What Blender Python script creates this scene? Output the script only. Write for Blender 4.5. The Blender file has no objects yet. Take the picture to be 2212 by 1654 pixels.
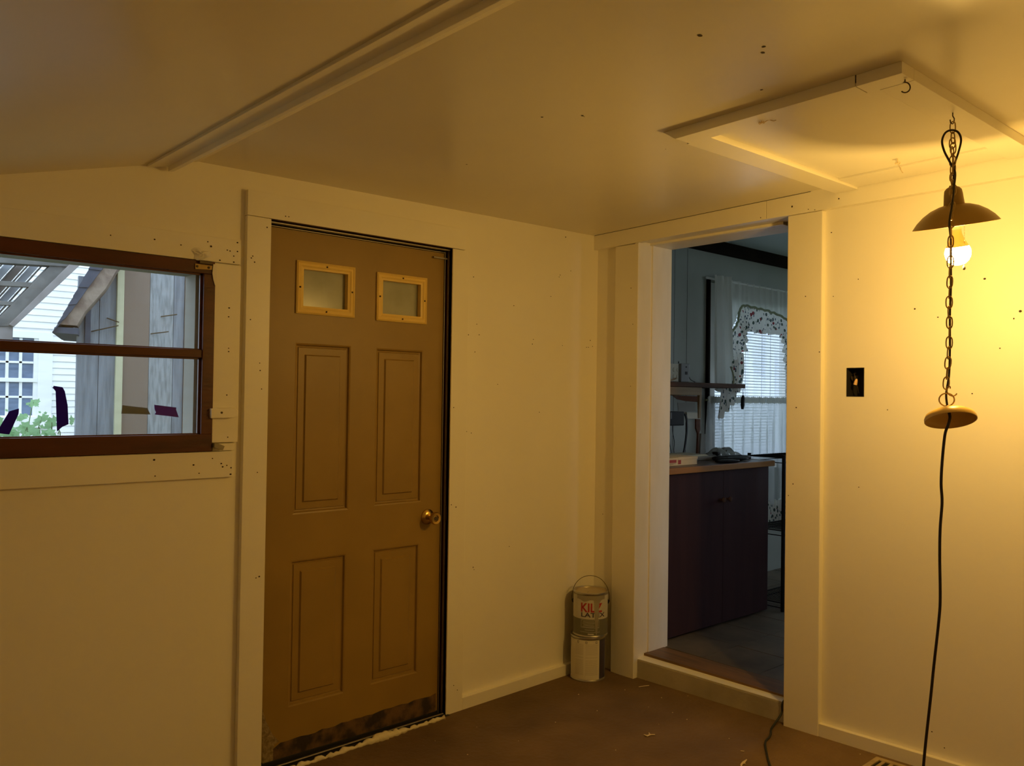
import bpy, bmesh, math, random
from mathutils import Vector, Matrix
random.seed(7)
S = bpy.context.scene
COL = S.collection

# ------------------------------------------------------------------ camera
W, H, F = 2212, 1654, 1780.0
CAM = Vector((2.895, -3.151, 1.385))
YAW, PIT, ROL = math.radians(48.44), math.radians(.877), math.radians(.83)
fw = Vector((-math.sin(YAW)*math.cos(PIT), math.cos(YAW)*math.cos(PIT), math.sin(PIT)))
r0 = Vector((math.cos(YAW), math.sin(YAW), 0)); u0 = r0.cross(fw)
rt = math.cos(ROL)*r0 + math.sin(ROL)*u0
up = -math.sin(ROL)*r0 + math.cos(ROL)*u0
cd = bpy.data.cameras.new('camera'); cam = bpy.data.objects.new('camera', cd); COL.objects.link(cam)
cd.sensor_width = 36; cd.lens = 36*F/W; cd.clip_start = .02; cd.clip_end = 200
cam.matrix_world = Matrix(((rt.x, up.x, -fw.x, CAM.x), (rt.y, up.y, -fw.y, CAM.y), (rt.z, up.z, -fw.z, CAM.z), (0, 0, 0, 1)))
S.camera = cam

# ------------------------------------------------------------------ overcast sky and exposure
wd = bpy.data.worlds.new('sky'); S.world = wd; wd.use_nodes = True
bg = wd.node_tree.nodes['Background']
bg.inputs[0].default_value = (.74, .87, 1, 1); bg.inputs[1].default_value = 3.0
vs = S.view_settings
vs.view_transform = 'Standard'; vs.look = 'None'; vs.exposure = 0.0; vs.gamma = 1; vs.use_curve_mapping = False
cy = S.cycles; cy.max_bounces = 8; cy.diffuse_bounces = 6; cy.glossy_bounces = 3; cy.transmission_bounces = 4; cy.transparent_max_bounces = 10
cy.caustics_reflective = False; cy.caustics_refractive = False; cy.use_denoising = True; cy.use_light_tree = False; cy.use_adaptive_sampling = True; cy.adaptive_threshold = .04
BULB = 640.0                      # radiance of the lit globe of the hanging lamp
BULB_COL = (1, .605, .145, 1)

# ------------------------------------------------------------------ where a sight line of the photograph meets a plane of the place
def ray(px, py): return rt*((px-W/2)/F) - up*((py-H/2)/F) + fw
def at_x(px, py, X): r = ray(px, py); return CAM + r*((X-CAM.x)/r.x)
def at_y(px, py, Y): r = ray(px, py); return CAM + r*((Y-CAM.y)/r.y)
def at_z(px, py, Z): r = ray(px, py); return CAM + r*((Z-CAM.z)/r.z)
def at_n(px, py, n, d): r = ray(px, py); return CAM + r*((d-n.dot(CAM))/n.dot(r))
def zc(x, y): return 2.222 + .0155*x + .0117*y          # the old ceiling and floor are a little out of level
def zf(x, y): return .026*x + .02*y
def at_c(px, py, off=0): return at_n(px, py, Vector((-.0155, -.0117, 1)), 2.222-off)
def at_f(px, py, off=0): return at_n(px, py, Vector((-.026, -.02, 1)), off)

# ------------------------------------------------------------------ materials
MATS = {}
def mat(name, col, rough=.5, metal=0, spec=.5, col2=None, vs_=6, vmix=(.4, .7), bump=0, bs=60, stretch=(1, 1, 1), emit=None, detail=4):
    m = bpy.data.materials.new(name); m.use_nodes = True; nt = m.node_tree; N = nt.nodes; Lk = nt.links
    b = N['Principled BSDF']
    b.inputs['Base Color'].default_value = (*col, 1); b.inputs['Roughness'].default_value = rough
    b.inputs['Metallic'].default_value = metal; b.inputs['Specular IOR Level'].default_value = spec
    tc = N.new('ShaderNodeTexCoord'); mp = N.new('ShaderNodeMapping'); mp.inputs['Scale'].default_value = stretch
    Lk.new(tc.outputs['Object'], mp.inputs[0])
    if col2 is not None:
        no = N.new('ShaderNodeTexNoise'); no.inputs['Scale'].default_value = vs_; no.inputs['Detail'].default_value = detail
        Lk.new(mp.outputs[0], no.inputs['Vector'])
        cr = N.new('ShaderNodeValToRGB'); cr.color_ramp.elements[0].position = vmix[0]; cr.color_ramp.elements[1].position = vmix[1]
        cr.color_ramp.elements[0].color = (*col, 1); cr.color_ramp.elements[1].color = (*col2, 1)
        Lk.new(no.outputs[0], cr.inputs[0]); Lk.new(cr.outputs[0], b.inputs['Base Color'])
    if bump:
        n2 = N.new('ShaderNodeTexNoise'); n2.inputs['Scale'].default_value = bs; n2.inputs['Detail'].default_value = 3
        Lk.new(mp.outputs[0], n2.inputs['Vector'])
        bp = N.new('ShaderNodeBump'); bp.inputs['Strength'].default_value = bump; bp.inputs['Distance'].default_value = .01
        Lk.new(n2.outputs[0], bp.inputs['Height']); Lk.new(bp.outputs[0], b.inputs['Normal'])
    if emit:
        b.inputs['Emission Color'].default_value = emit[0]; b.inputs['Emission Strength'].default_value = emit[1]
    MATS[name] = m
    return m
def glassy(name, tint=(.95, .97, 1), gloss=.08, dirt=.05, dirtcol=(.6, .6, .55)):
    m = bpy.data.materials.new(name); m.use_nodes = True; nt = m.node_tree; N = nt.nodes; Lk = nt.links
    N.remove(N['Principled BSDF']); out = N['Material Output']
    tr = N.new('ShaderNodeBsdfTransparent'); tr.inputs[0].default_value = (*tint, 1)
    gl = N.new('ShaderNodeBsdfGlossy'); gl.inputs['Roughness'].default_value = .02
    df = N.new('ShaderNodeBsdfDiffuse'); df.inputs[0].default_value = (*dirtcol, 1)
    lw = N.new('ShaderNodeLayerWeight'); lw.inputs[0].default_value = .5; pw = N.new('ShaderNodeMath'); pw.operation = 'POWER'; pw.inputs[1].default_value = 4
    fr = N.new('ShaderNodeMapRange'); fr.inputs[3].default_value = .02; fr.inputs[4].default_value = .6; Lk.new(lw.outputs['Facing'], pw.inputs[0]); Lk.new(pw.outputs[0], fr.inputs[0])
    m1 = N.new('ShaderNodeMixShader'); m2 = N.new('ShaderNodeMixShader')
    no = N.new('ShaderNodeTexNoise'); no.inputs['Scale'].default_value = 9; no.inputs['Detail'].default_value = 6
    mr = N.new('ShaderNodeMapRange'); mr.inputs[1].default_value = .4; mr.inputs[2].default_value = .75; mr.inputs[3].default_value = dirt*.3; mr.inputs[4].default_value = dirt*1.6
    Lk.new(no.outputs[0], mr.inputs[0])
    Lk.new(fr.outputs[0], m1.inputs[0]); Lk.new(tr.outputs[0], m1.inputs[1]); Lk.new(gl.outputs[0], m1.inputs[2])
    Lk.new(mr.outputs[0], m2.inputs[0]); Lk.new(m1.outputs[0], m2.inputs[1]); Lk.new(df.outputs[0], m2.inputs[2])
    Lk.new(m2.outputs[0], out.inputs[0]); MATS[name] = m; return m
def sheer(name, col, transl=.5, transp=.0, print_=False):
    m = bpy.data.materials.new(name); m.use_nodes = True; nt = m.node_tree; N = nt.nodes; Lk = nt.links
    N.remove(N['Principled BSDF']); out = N['Material Output']
    df = N.new('ShaderNodeBsdfDiffuse'); tl = N.new('ShaderNodeBsdfTranslucent'); tp = N.new('ShaderNodeBsdfTransparent')
    a = N.new('ShaderNodeMixShader'); b = N.new('ShaderNodeMixShader')
    a.inputs[0].default_value = transl; b.inputs[0].default_value = transp
    for s in (df, tl): s.inputs[0].default_value = (*col, 1)
    if print_:                                                  # printed sprigs: green leaves and maroon birds on white
        tc = N.new('ShaderNodeTexCoord')
        def layer(scale, thr, colr, prev, rnd, st):
            mp = N.new('ShaderNodeMapping'); mp.inputs['Scale'].default_value = st; mp.inputs['Rotation'].default_value = (rnd, 0, 0)
            Lk.new(tc.outputs['Object'], mp.inputs[0])
            v = N.new('ShaderNodeTexVoronoi'); v.inputs['Scale'].default_value = scale
            Lk.new(mp.outputs[0], v.inputs['Vector'])
            mth = N.new('ShaderNodeMath'); mth.operation = 'LESS_THAN'; mth.inputs[1].default_value = thr
            Lk.new(v.outputs['Distance'], mth.inputs[0])
            mx = N.new('ShaderNodeMixRGB'); mx.inputs[2].default_value = (*colr, 1)
            Lk.new(mth.outputs[0], mx.inputs[0])
            if prev is None: mx.inputs[1].default_value = (*col, 1)
            else: Lk.new(prev, mx.inputs[1])
            return mx.outputs[0]
        o = layer(33, .30, (.10, .14, .12), None, .6, (1, 1.5, .7))
        o = layer(41, .25, (.12, .16, .2), o, -.7, (1, 1.6, .7))
        o = layer(19, .20, (.28, .06, .07), o, .2, (1, 1, .8))
        for s in (df, tl): Lk.new(o, s.inputs[0])
    Lk.new(df.outputs[0], a.inputs[1]); Lk.new(tl.outputs[0], a.inputs[2])
    Lk.new(a.outputs[0], b.inputs[1]); Lk.new(tp.outputs[0], b.inputs[2]); Lk.new(b.outputs[0], out.inputs[0])
    MATS[name] = m; return m

PAINT = mat('wall_paint', (.91, .865, .74), .42, spec=.4, col2=(.89, .84, .71), vs_=2.2)
TRIMP = mat('trim_paint', (.91, .865, .74), .36, spec=.45, col2=(.88, .83, .69), vs_=3)
CEILP = mat('ceiling_paint', (.80, .745, .60), .27, spec=.5, col2=(.77, .71, .56), vs_=1.6)
JAMBP = mat('jamb_paint', (.90, .87, .80), .45, col2=(.84, .80, .70), vs_=5, bump=.05, bs=60, stretch=(2, 2, .5))
HOLE = mat('nail_hole', (.05, .03, .015), .9)
DOORM = mat('door_paint', (.345, .215, .05), .42, spec=.4, col2=(.30, .185, .042), vs_=3.5)
LITEF = mat('lite_frame_plastic', (.93, .68, .21), .35, col2=(.88, .61, .17), vs_=4)
LITEG = mat('frosted_pane', (.34, .35, .29), .22, spec=.5, col2=(.27, .28, .22), vs_=7)
SCAR = mat('scarred_door_edge', (.16, .085, .03), .75, col2=(.035, .022, .012), vs_=14, vmix=(.42, .6), bump=.5, bs=40)
SCUFF = mat('scuffed_paint', (.36, .27, .13), .8, col2=(.20, .14, .06), vs_=60, vmix=(.4, .65), bump=.4, bs=120)
BLACKR = mat('black_rubber', (.012, .011, .01), .55)
ALU = mat('dull_metal_strip', (.30, .27, .23), .4, metal=.7)
JAMBB = mat('brown_jamb', (.085, .03, .022), .35, spec=.4, col2=(.05, .016, .012), vs_=6, stretch=(3, 3, .4))
SASH = mat('varnished_sash', (.10, .024, .008), .34, spec=.4, col2=(.06, .015, .006), vs_=5, stretch=(4, .6, 4), bump=.06, bs=30)
BRASS = mat('brass', (.62, .42, .13), .24, metal=1)
AGEDB = mat('aged_brass', (.36, .24, .08), .5, metal=.6)
DARKM = mat('aged_iron', (.10, .075, .045), .5, metal=.7)
BRONZE = mat('chain_brass', (.46, .31, .10), .42, metal=.45)
SHADEM = mat('shade_enamel', (.46, .30, .075), .42, spec=.4, col2=(.40, .25, .06), vs_=5)
CANOPY = mat('canopy_enamel', (.72, .47, .12), .35)
BULBW = mat('bulb_plastic', (.82, .80, .72), .4)
BULBG = mat('bulb_globe', (.9, .9, .85), .4, emit=(BULB_COL, BULB))
CORDM = mat('black_cord', (.022, .014, .010), .5)
CORDG = mat('dark_green_cord', (.02, .024, .018), .55)
CONC = mat('floor_concrete', (.215, .135, .065), .7, spec=.3, col2=(.125, .076, .036), vs_=2.6, vmix=(.35, .72), bump=.4, bs=45, detail=6)
STEPM = mat('step_concrete', (.50, .45, .34), .75, col2=(.36, .32, .235), vs_=5, bump=.2, bs=40)
OAK = mat('worn_threshold_oak', (.22, .115, .04), .5, col2=(.10, .055, .025), vs_=4, stretch=(.6, 5, 5), bump=.1, bs=40)
FOAM = mat('dried_foam', (.80, .72, .50), .7, bump=.4, bs=70)
TIN = mat('tin', (.52, .50, .45), .32, metal=.9)
LIDM = mat('paint_crusted_lid', (.52, .43, .28), .35, metal=.35, col2=(.44, .36, .22), vs_=14)
CANW = mat('can_label_white', (.62, .60, .52), .45, col2=(.55, .52, .44), vs_=9)
CANG = mat('can_label_grey_green', (.17, .165, .125), .45)
DRIPM = mat('grey_paint_drip', (.36, .33, .26), .5, col2=(.30, .27, .20), vs_=12)
INKR = mat('red_ink', (.42, .03, .03), .5)
INKD = mat('dark_ink', (.06, .05, .09), .5)
INKW = mat('pale_ink', (.62, .60, .52), .5)
INKB = mat('blue_ink', (.03, .035, .12), .5)
PAPER = mat('paper_label', (.74, .69, .56), .6)
CHIP = mat('wood_splinter', (.72, .58, .36), .7)
VENT = mat('vent_enamel', (.50, .38, .20), .5, col2=(.33, .24, .12), vs_=20)
TAPE = sheer('blue_tape', (.045, .02, .34), .25)
TAPEP = sheer('purple_tape', (.16, .075, .36), .3)
PUTTY = mat('glazing_putty', (.20, .20, .17), .7)
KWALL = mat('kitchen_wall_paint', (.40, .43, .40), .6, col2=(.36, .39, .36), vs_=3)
KCEIL = mat('kitchen_ceiling_paint', (.72, .84, .92), .6)
BEAMM = mat('dark_beam', (.018, .011, .008), .8, spec=.08, col2=(.010, .007, .006), vs_=5)
TILEM = mat('kitchen_tile', (.15, .115, .078), .5, spec=.3, col2=(.075, .058, .04), vs_=5, vmix=(.35, .7), detail=8)
GROUT = mat('tile_grout', (.05, .042, .032), .8)
CABM = mat('cabinet_dark_brown', (.048, .022, .025), .5, spec=.2, col2=(.036, .017, .021), vs_=4, stretch=(4, 4, .4))
CABE = mat('cabinet_edge_wood', (.20, .10, .035), .5)
COUNTER = mat('counter_laminate', (.11, .065, .045), .3, spec=.5, col2=(.085, .05, .034), vs_=9)
EDGEW = mat('counter_edge_wood', (.36, .17, .05), .4, col2=(.28, .13, .045), vs_=6, stretch=(4, .6, 4))
KNOBM = mat('knob_dark', (.10, .055, .045), .2)
BLKP = mat('black_plastic', (.010, .010, .012), .45, spec=.15)
GREYP = mat('grey_plastic', (.14, .15, .155), .45)
IVORY = mat('ivory_plastic', (.55, .50, .36), .4)
SHELFW = mat('shelf_wood', (.10, .045, .024), .65, spec=.15, col2=(.055, .026, .015), vs_=6, stretch=(4, .6, 4))
APRON = mat('apron_wood', (.30, .22, .13), .6, spec=.2, col2=(.24, .17, .10), vs_=6, stretch=(4, .6, 4))
CARD = mat('cream_cardboard', (.72, .58, .36), .6, col2=(.64, .50, .30), vs_=7)
REDP = mat('red_print', (.38, .05, .04), .5)
PLASTIC = mat('grey_plastic_bag', (.30, .33, .34), .25, col2=(.22, .24, .25), vs_=20, bump=.4, bs=60)
NOTE = mat('pale_note_paper', (.34, .33, .30), .7)
PADDLE = mat('red_brown_wood', (.16, .055, .025), .45)
CURT = sheer('white_curtain', (.78, .80, .76), .35)
CAFE = sheer('sheer_curtain', (.84, .88, .90), .62, .30)
FLORAL = sheer('floral_print', (.84, .84, .80), .35, 0, True)
PIPING = sheer('green_piping', (.42, .46, .32), .25)
SLATM = mat('blind_slat_white', (.82, .84, .86), .45)
WINW = mat('white_window_paint', (.80, .81, .80), .5)
GLASS = glassy('window_glass', dirt=.06)
GLASSK = glassy('clear_glass', dirt=.01)
GLASSD = mat('dark_far_glass', (.16, .22, .33), .12, spec=.6, col2=(.10, .14, .22), vs_=6, stretch=(1, .6, 4))
CLAP = mat('white_clapboard', (.80, .80, .80), .6, col2=(.76, .77, .78), vs_=4)
SHEDG = mat('weathered_grey_board', (.21, .235, .275), .8, col2=(.14, .158, .185), vs_=9, stretch=(5, 5, .5), bump=.3, bs=30)
SHEDP = mat('peeling_pale_board', (.29, .315, .34), .8, col2=(.17, .188, .20), vs_=14, stretch=(5, 5, .8), bump=.3, bs=30)
SHEDB = mat('bare_brown_board', (.19, .145, .115), .8, col2=(.19, .15, .12), vs_=9, stretch=(5, 5, .5))
SHEDY = mat('pale_yellow_batten', (.50, .50, .35), .7, col2=(.43, .43, .30), vs_=9, stretch=(5, 5, .5))
RAKE = mat('mossy_rake_board', (.26, .21, .17), .9, col2=(.13, .09, .075), vs_=12, bump=.5, bs=40)
SHINGLE = mat('slate_shingle', (.075, .085, .12), .85, col2=(.05, .058, .085), vs_=16)
PERG = mat('weathered_beam', (.17, .17, .16), .85, col2=(.10, .10, .095), vs_=7, bump=.3, bs=30)
PANEL = mat('translucent_roof_strip', (.50, .55, .62), .4, col2=(.36, .40, .46), vs_=9)
PANELB = mat('brown_roof_strip', (.28, .26, .25), .7, col2=(.22, .20, .19), vs_=9)
BACKDROP = mat('backdrop_board', (.62, .65, .72), .7, col2=(.42, .46, .54), vs_=3, stretch=(1, 2, .3))
LEAF = sheer('vine_leaf', (.34, .56, .30), .4)
STEM = mat('vine_stem', (.14, .24, .09), .7)
GRASS = mat('garden_ground', (.10, .15, .06), .9, col2=(.16, .17, .09), vs_=4)
BOXD = mat('dark_wall_box', (.012, .009, .006), .7)
NUT = mat('wire_nut', (.72, .45, .22), .5)
PLAST = mat('loose_plaster', (.88, .84, .74), .8)

# ------------------------------------------------------------------ mesh builder
BASE = {}
class MB:
    def __init__(s): s.v = []; s.f = []
    def add(s, vs, fs):
        o = len(s.v); s.v += [Vector(v) for v in vs]; s.f += [tuple(i+o for i in f) for f in fs]; return s
    def box(s, x0, x1, y0, y1, z0, z1):
        return s.add([(x0, y0, z0), (x1, y0, z0), (x1, y1, z0), (x0, y1, z0), (x0, y0, z1), (x1, y0, z1), (x1, y1, z1), (x0, y1, z1)],
                     [(0, 3, 2, 1), (4, 5, 6, 7), (0, 1, 5, 4), (1, 2, 6, 5), (2, 3, 7, 6), (3, 0, 4, 7)])
    def hexa(s, lo, hi):                                     # two matching rings of points
        n = len(lo); fs = [tuple(reversed(range(n))), tuple(range(n, 2*n))] + [(i, (i+1) % n, n+(i+1) % n, n+i) for i in range(n)]
        return s.add(list(lo)+list(hi), fs)
    def prism(s, poly, axis, a, b):
        def p(q, c): return {'x': (c, q[0], q[1]), 'y': (q[0], c, q[1]), 'z': (q[0], q[1], c)}[axis]
        return s.hexa([p(q, a) for q in poly], [p(q, b) for q in poly])
    def tube(s, pts, r, n=8, closed=False, rz=None):
        pts = [Vector(p) for p in pts]; m = len(pts); vs = []; prev = None
        for i, p in enumerate(pts):
            a = pts[i-1] if (i or closed) else p; b = pts[(i+1) % m] if (i < m-1 or closed) else p
            t = (b-a).normalized() if (b-a).length > 1e-9 else Vector((0, 0, 1))
            if prev is None:
                h = Vector((0, 0, 1)) if abs(t.z) < .9 else Vector((1, 0, 0)); e = t.cross(h).normalized()
            else:
                e = (prev - t*prev.dot(t)); e = e.normalized() if e.length > 1e-6 else prev
            prev = e; g = t.cross(e)
            ri = r[i] if isinstance(r, (list, tuple)) else r
            for k in range(n):
                q = 2*math.pi*k/n; vs.append(p + e*(math.cos(q)*ri) + g*(math.sin(q)*(rz if rz else ri)))
        fs = []
        for i in range(m if closed else m-1):
            j = (i+1) % m
            for k in range(n): fs.append((i*n+k, i*n+(k+1) % n, j*n+(k+1) % n, j*n+k))
        if not closed: fs += [tuple(reversed(range(n))), tuple((m-1)*n+k for k in range(n))]
        return s.add(vs, fs)
    def lathe(s, prof, n=32, M=None, cap=True):
        vs = []; fs = []
        for (r, z) in prof:
            for k in range(n):
                q = 2*math.pi*k/n; v = Vector((r*math.cos(q), r*math.sin(q), z)); vs.append(M @ v if M else v)
        for i in range(len(prof)-1):
            for k in range(n): fs.append((i*n+k, i*n+(k+1) % n, (i+1)*n+(k+1) % n, (i+1)*n+k))
        if cap:
            fs.append(tuple(reversed(range(n)))); fs.append(tuple((len(prof)-1)*n+k for k in range(n)))
        return s.add(vs, fs)
    def grid(s, fn, nu, nv):
        vs = [fn(i/nu, j/nv) for j in range(nv+1) for i in range(nu+1)]
        fs = [(j*(nu+1)+i, j*(nu+1)+i+1, (j+1)*(nu+1)+i+1, (j+1)*(nu+1)+i) for j in range(nv) for i in range(nu)]
        return s.add(vs, fs)
    def disc(s, c, nrm, r, n=8, ell=1.0):
        c = Vector(c); nrm = Vector(nrm).normalized(); h = Vector((0, 0, 1)) if abs(nrm.z) < .9 else Vector((1, 0, 0))
        e = nrm.cross(h).normalized(); g = nrm.cross(e)
        return s.add([c + e*(r*math.cos(6.2832*k/n)*ell) + g*(r*math.sin(6.2832*k/n)) for k in range(n)], [tuple(range(n))])
    def mesh(s, name, m, smooth=False, bevel=0, sharp=.6):
        bm = bmesh.new(); vs = [bm.verts.new(v) for v in s.v]
        for f in s.f:
            try: bm.faces.new([vs[i] for i in f])
            except ValueError: pass
        bmesh.ops.remove_doubles(bm, verts=bm.verts, dist=1e-6)
        bmesh.ops.recalc_face_normals(bm, faces=bm.faces)
        if bevel:
            ed = [e for e in bm.edges if len(e.link_faces) == 2 and e.calc_face_angle(0) > .5]
            bmesh.ops.bevel(bm, geom=ed, offset=bevel, segments=2, affect='EDGES', profile=.6, clamp_overlap=True)
        if smooth:
            for f in bm.faces: f.smooth = True
            for e in bm.edges:
                if len(e.link_faces) == 2 and e.calc_face_angle(0) > sharp: e.smooth = False
        me = bpy.data.meshes.new(name); bm.to_mesh(me); bm.free(); me.materials.append(m)
        return me
    def build(s, name, m, parent=None, smooth=False, bevel=0, thick=0, sharp=.6):
        if parent is not None: base = BASE[parent.name]
        else:
            xs = [v.x for v in s.v]; ys = [v.y for v in s.v]; zs = [v.z for v in s.v]
            base = Vector(((min(xs)+max(xs))/2, (min(ys)+max(ys))/2, min(zs)))
        s.v = [v-base for v in s.v]
        o = bpy.data.objects.new(name, s.mesh(name, m, smooth, bevel, sharp)); COL.objects.link(o)
        BASE[o.name] = base
        if parent is not None: o.parent = parent
        else: o.location = base
        if thick:
            md = o.modifiers.new('thickness', 'SOLIDIFY'); md.thickness = thick; md.offset = 0
        return o
def tag(o, label, cat=None, group=None, kind=None):
    o['label'] = label
    if cat: o['category'] = cat
    if group: o['group'] = group
    if kind: o['kind'] = kind
    return o
def thing(name, label, cat, loc, group=None, kind=None):
    o = bpy.data.objects.new(name, None); COL.objects.link(o); o.location = loc; o.empty_display_size = .05
    BASE[o.name] = Vector(loc); return tag(o, label, cat, group, kind)
def bx(name, m, parent, *a, bevel=.002): return MB().box(*a).build(name, m, parent, bevel=bevel)
def place(me, name, parent, M):                              # a child that shares mesh data with its twins
    o = bpy.data.objects.new(name, me); COL.objects.link(o); o.parent = parent
    o.matrix_local = Matrix.Translation(-BASE[parent.name]) @ M; BASE[o.name] = BASE[parent.name]; return o
def struct(o, label, cat): return tag(o, label, cat, kind='structure')

def plate(pts, X, th): return MB().prism([(p[0], p[1]) for p in pts], 'x', X, X+th)
def pxp(L, X): return [(v.y, v.z) for v in (at_x(a, b, X) for a, b in L)]
def wall(axis, c0, c1, u0, u1, v0, v1, holes, name, m, vfun=None):
    us = sorted({u0, u1, *[h[0] for h in holes], *[h[1] for h in holes]}); vs_ = sorted({v0, v1, *[h[2] for h in holes], *[h[3] for h in holes]})
    def solid(i, j):
        if not (0 <= i < len(us)-1 and 0 <= j < len(vs_)-1): return False
        a = (us[i]+us[i+1])/2; b = (vs_[j]+vs_[j+1])/2
        return not any(h[0] < a < h[1] and h[2] < b < h[3] for h in holes)
    def P(c, u, v): return (c, u, v) if axis == 'x' else (u, c, v)
    mb = MB()
    for i in range(len(us)-1):
        for j in range(len(vs_)-1):
            if not solid(i, j): continue
            a, b, c, d = us[i], us[i+1], vs_[j], vs_[j+1]
            mb.add([P(c0, a, c), P(c0, b, c), P(c0, b, d), P(c0, a, d)], [(0, 1, 2, 3)])
            mb.add([P(c1, a, c), P(c1, b, c), P(c1, b, d), P(c1, a, d)], [(0, 1, 2, 3)])
            for di, dj, q in ((-1, 0, ((a, c), (a, d))), (1, 0, ((b, c), (b, d))), (0, -1, ((a, c), (b, c))), (0, 1, ((a, d), (b, d)))):
                if not solid(i+di, j+dj):
                    (p, r), (s, t) = q
                    mb.add([P(c0, p, r), P(c0, s, t), P(c1, s, t), P(c1, p, r)], [(0, 1, 2, 3)])
    return mb.build(name, m)

# ================================================================== THE ROOM SHELL
XL, YR = -.025, .025                                           # faces of the two walls in view
XB, YN = 3.75, -4.1
fl = MB().hexa([(-.3, YN, zf(-.3, YN)-.12), (XB, YN, zf(XB, YN)-.12), (XB, .1, zf(XB, .1)-.12), (-.3, .1, zf(-.3, .1)-.12)],
               [(-.3, YN, zf(-.3, YN)), (XB, YN, zf(XB, YN)), (XB, .1, zf(XB, .1)), (-.3, .1, zf(-.3, .1))]).build('floor', CONC)
struct(fl, 'worn brown concrete floor with stains and scattered grit', 'floor')
WALLL = wall('x', XL-.14, XL, YN, .1, -.35, 2.42, [(-1.81, -.93, -.35, 2.045), (-2.95, -2.03, 1.195, 1.825)], 'wall_left', PAINT)
struct(WALLL, 'painted cream wall with brown door and small window', 'wall')
WALLR = wall('y', YR, .25, -.55, XB, -.35, 2.42, [(.266, 1.072, -.35, 2.165), (1.322, 1.394, 1.40, 1.515)], 'wall_right', PAINT)
struct(WALLR, 'painted cream wall with open doorway and empty switch box', 'wall')
struct(bx('wall_back', PAINT, None, XB, XB+.12, YN-.1, .3, -.35, 2.5, bevel=0), 'plain cream wall on the far right behind the viewer', 'wall')
struct(bx('wall_near', PAINT, None, -.3, XB+.1, YN-.12, YN, -.35, 2.5, bevel=0), 'plain cream wall behind the viewer', 'wall')
# ceiling: flat part, then a slope falling away on the window side
def yj(x): return -2.06 + .039*x
mb = MB(); T = .1
P1 = [(-.15, .2), (XB+.1, .2)]; xs = (-.15, XB+.1)
ring = lambda x: [(x, .2, zc(x, .2)), (x, yj(x), zc(x, yj(x))), (x, YN-.1, zc(x, yj(x))-.266*(yj(x)-YN+.1)), (x, YN-.1, 2.6), (x, .2, 2.6)]
ce = mb.hexa(ring(xs[0]), ring(xs[1])).build('ceiling', CEILP)
struct(ce, 'glossy cream ceiling, flat then sloping down past the batten', 'ceiling')

# ------------------------------------------------------------------ ceiling batten (two stepped boards along the fold)
def skew(x, y, z): return (x, y+.039*x, z+.0155*x)
tb = thing('trim_1', 'long stepped double batten crossing the ceiling above the window', 'trim', (0, -2.2, 2.14), kind='structure')
A = [(-2.239, 2.141), (-2.236, 2.168), (-2.155, 2.192), (-2.155, 2.1585)]
B = [(-2.172, 2.137), (-2.172, 2.158), (-2.1535, 2.178), (-2.1535, 2.1395)]
for nm, poly, x0 in (('wide_board', A, -.012), ('narrow_board', B, -.006)):
    MB().hexa([skew(x0, *p) for p in poly], [skew(XB, *p) for p in poly]).build(nm, TRIMP, tb, bevel=.0015)

# ------------------------------------------------------------------ door in the left wall
tc = thing('trim_2', 'flat painted casing boards around the brown door', 'door casing', (0, -1.36, 0), kind='structure')
bx('casing_board', TRIMP, tc, XL, 0, -1.888, -1.795, -.06, 2.031)
bx('casing_board', TRIMP, tc, XL, 0, -.943, -.852, -.03, 2.031)
bx('head_board', TRIMP, tc, XL, 0, -1.888, -.872, 2.033, 2.126)
DX = -.05
d1 = thing('door_1', 'mustard brown six-panel entry door with two small lites and scarred bottom', 'door', (DX, -1.36, -.01), kind='structure')
HOLES = [(-1.667, -1.409, 1.692, 1.898, 'l'), (-1.304, -1.049, 1.69, 1.892, 'l'), (-1.664, -1.4185, .9125, 1.578, 'p'), (-1.2975, -1.0585, .917, 1.5755, 'p'),
         (-1.668, -1.4235, .1735, .735, 'p'), (-1.30, -1.0645, .1795, .7375, 'p')]
Y0, Y1, Z0, Z1 = -1.792, -.955, -.008, 2.013
slab = wall('x', DX-.044, DX, Y0, Y1, Z0, Z1, [(a+.018, b-.018, c+.018, d-.018) if k == 'l' else (a, b, c, d) for a, b, c, d, k in HOLES], 'slab', DOORM)
slab.location = (0, 0, 0); slab.data.transform(Matrix.Translation(BASE[slab.name]-BASE[d1.name])); slab.parent = d1; BASE[slab.name] = BASE[d1.name]
def panel_mesh(a, b, c, d):                                    # moulded raised panel: steps in, dips, rises to the field
    prof = [(0, 0), (.006, -.002), (.010, -.011), (.016, -.012), (.018, -.0085), (.044, -.0085), (.049, -.002)]
    vs = []; fs = []
    for q, h in prof: vs += [(DX+h, a+q, c+q), (DX+h, b-q, c+q), (DX+h, b-q, d-q), (DX+h, a+q, d-q)]
    for i in range(len(prof)-1):
        for k in range(4): fs.append((4*i+k, 4*i+(k+1) % 4, 4*i+4+(k+1) % 4, 4*i+4+k))
    n = 4*(len(prof)-1); fs.append((n, n+1, n+2, n+3))
    vs += [(DX-.03, a, c), (DX-.03, b, c), (DX-.03, b, d), (DX-.03, a, d)]; m = len(vs)-4
    fs += [(k, (k+1) % 4, m+(k+1) % 4, m+k) for k in range(4)] + [(m, m+1, m+2, m+3)]
    return MB().add(vs, fs)
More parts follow.
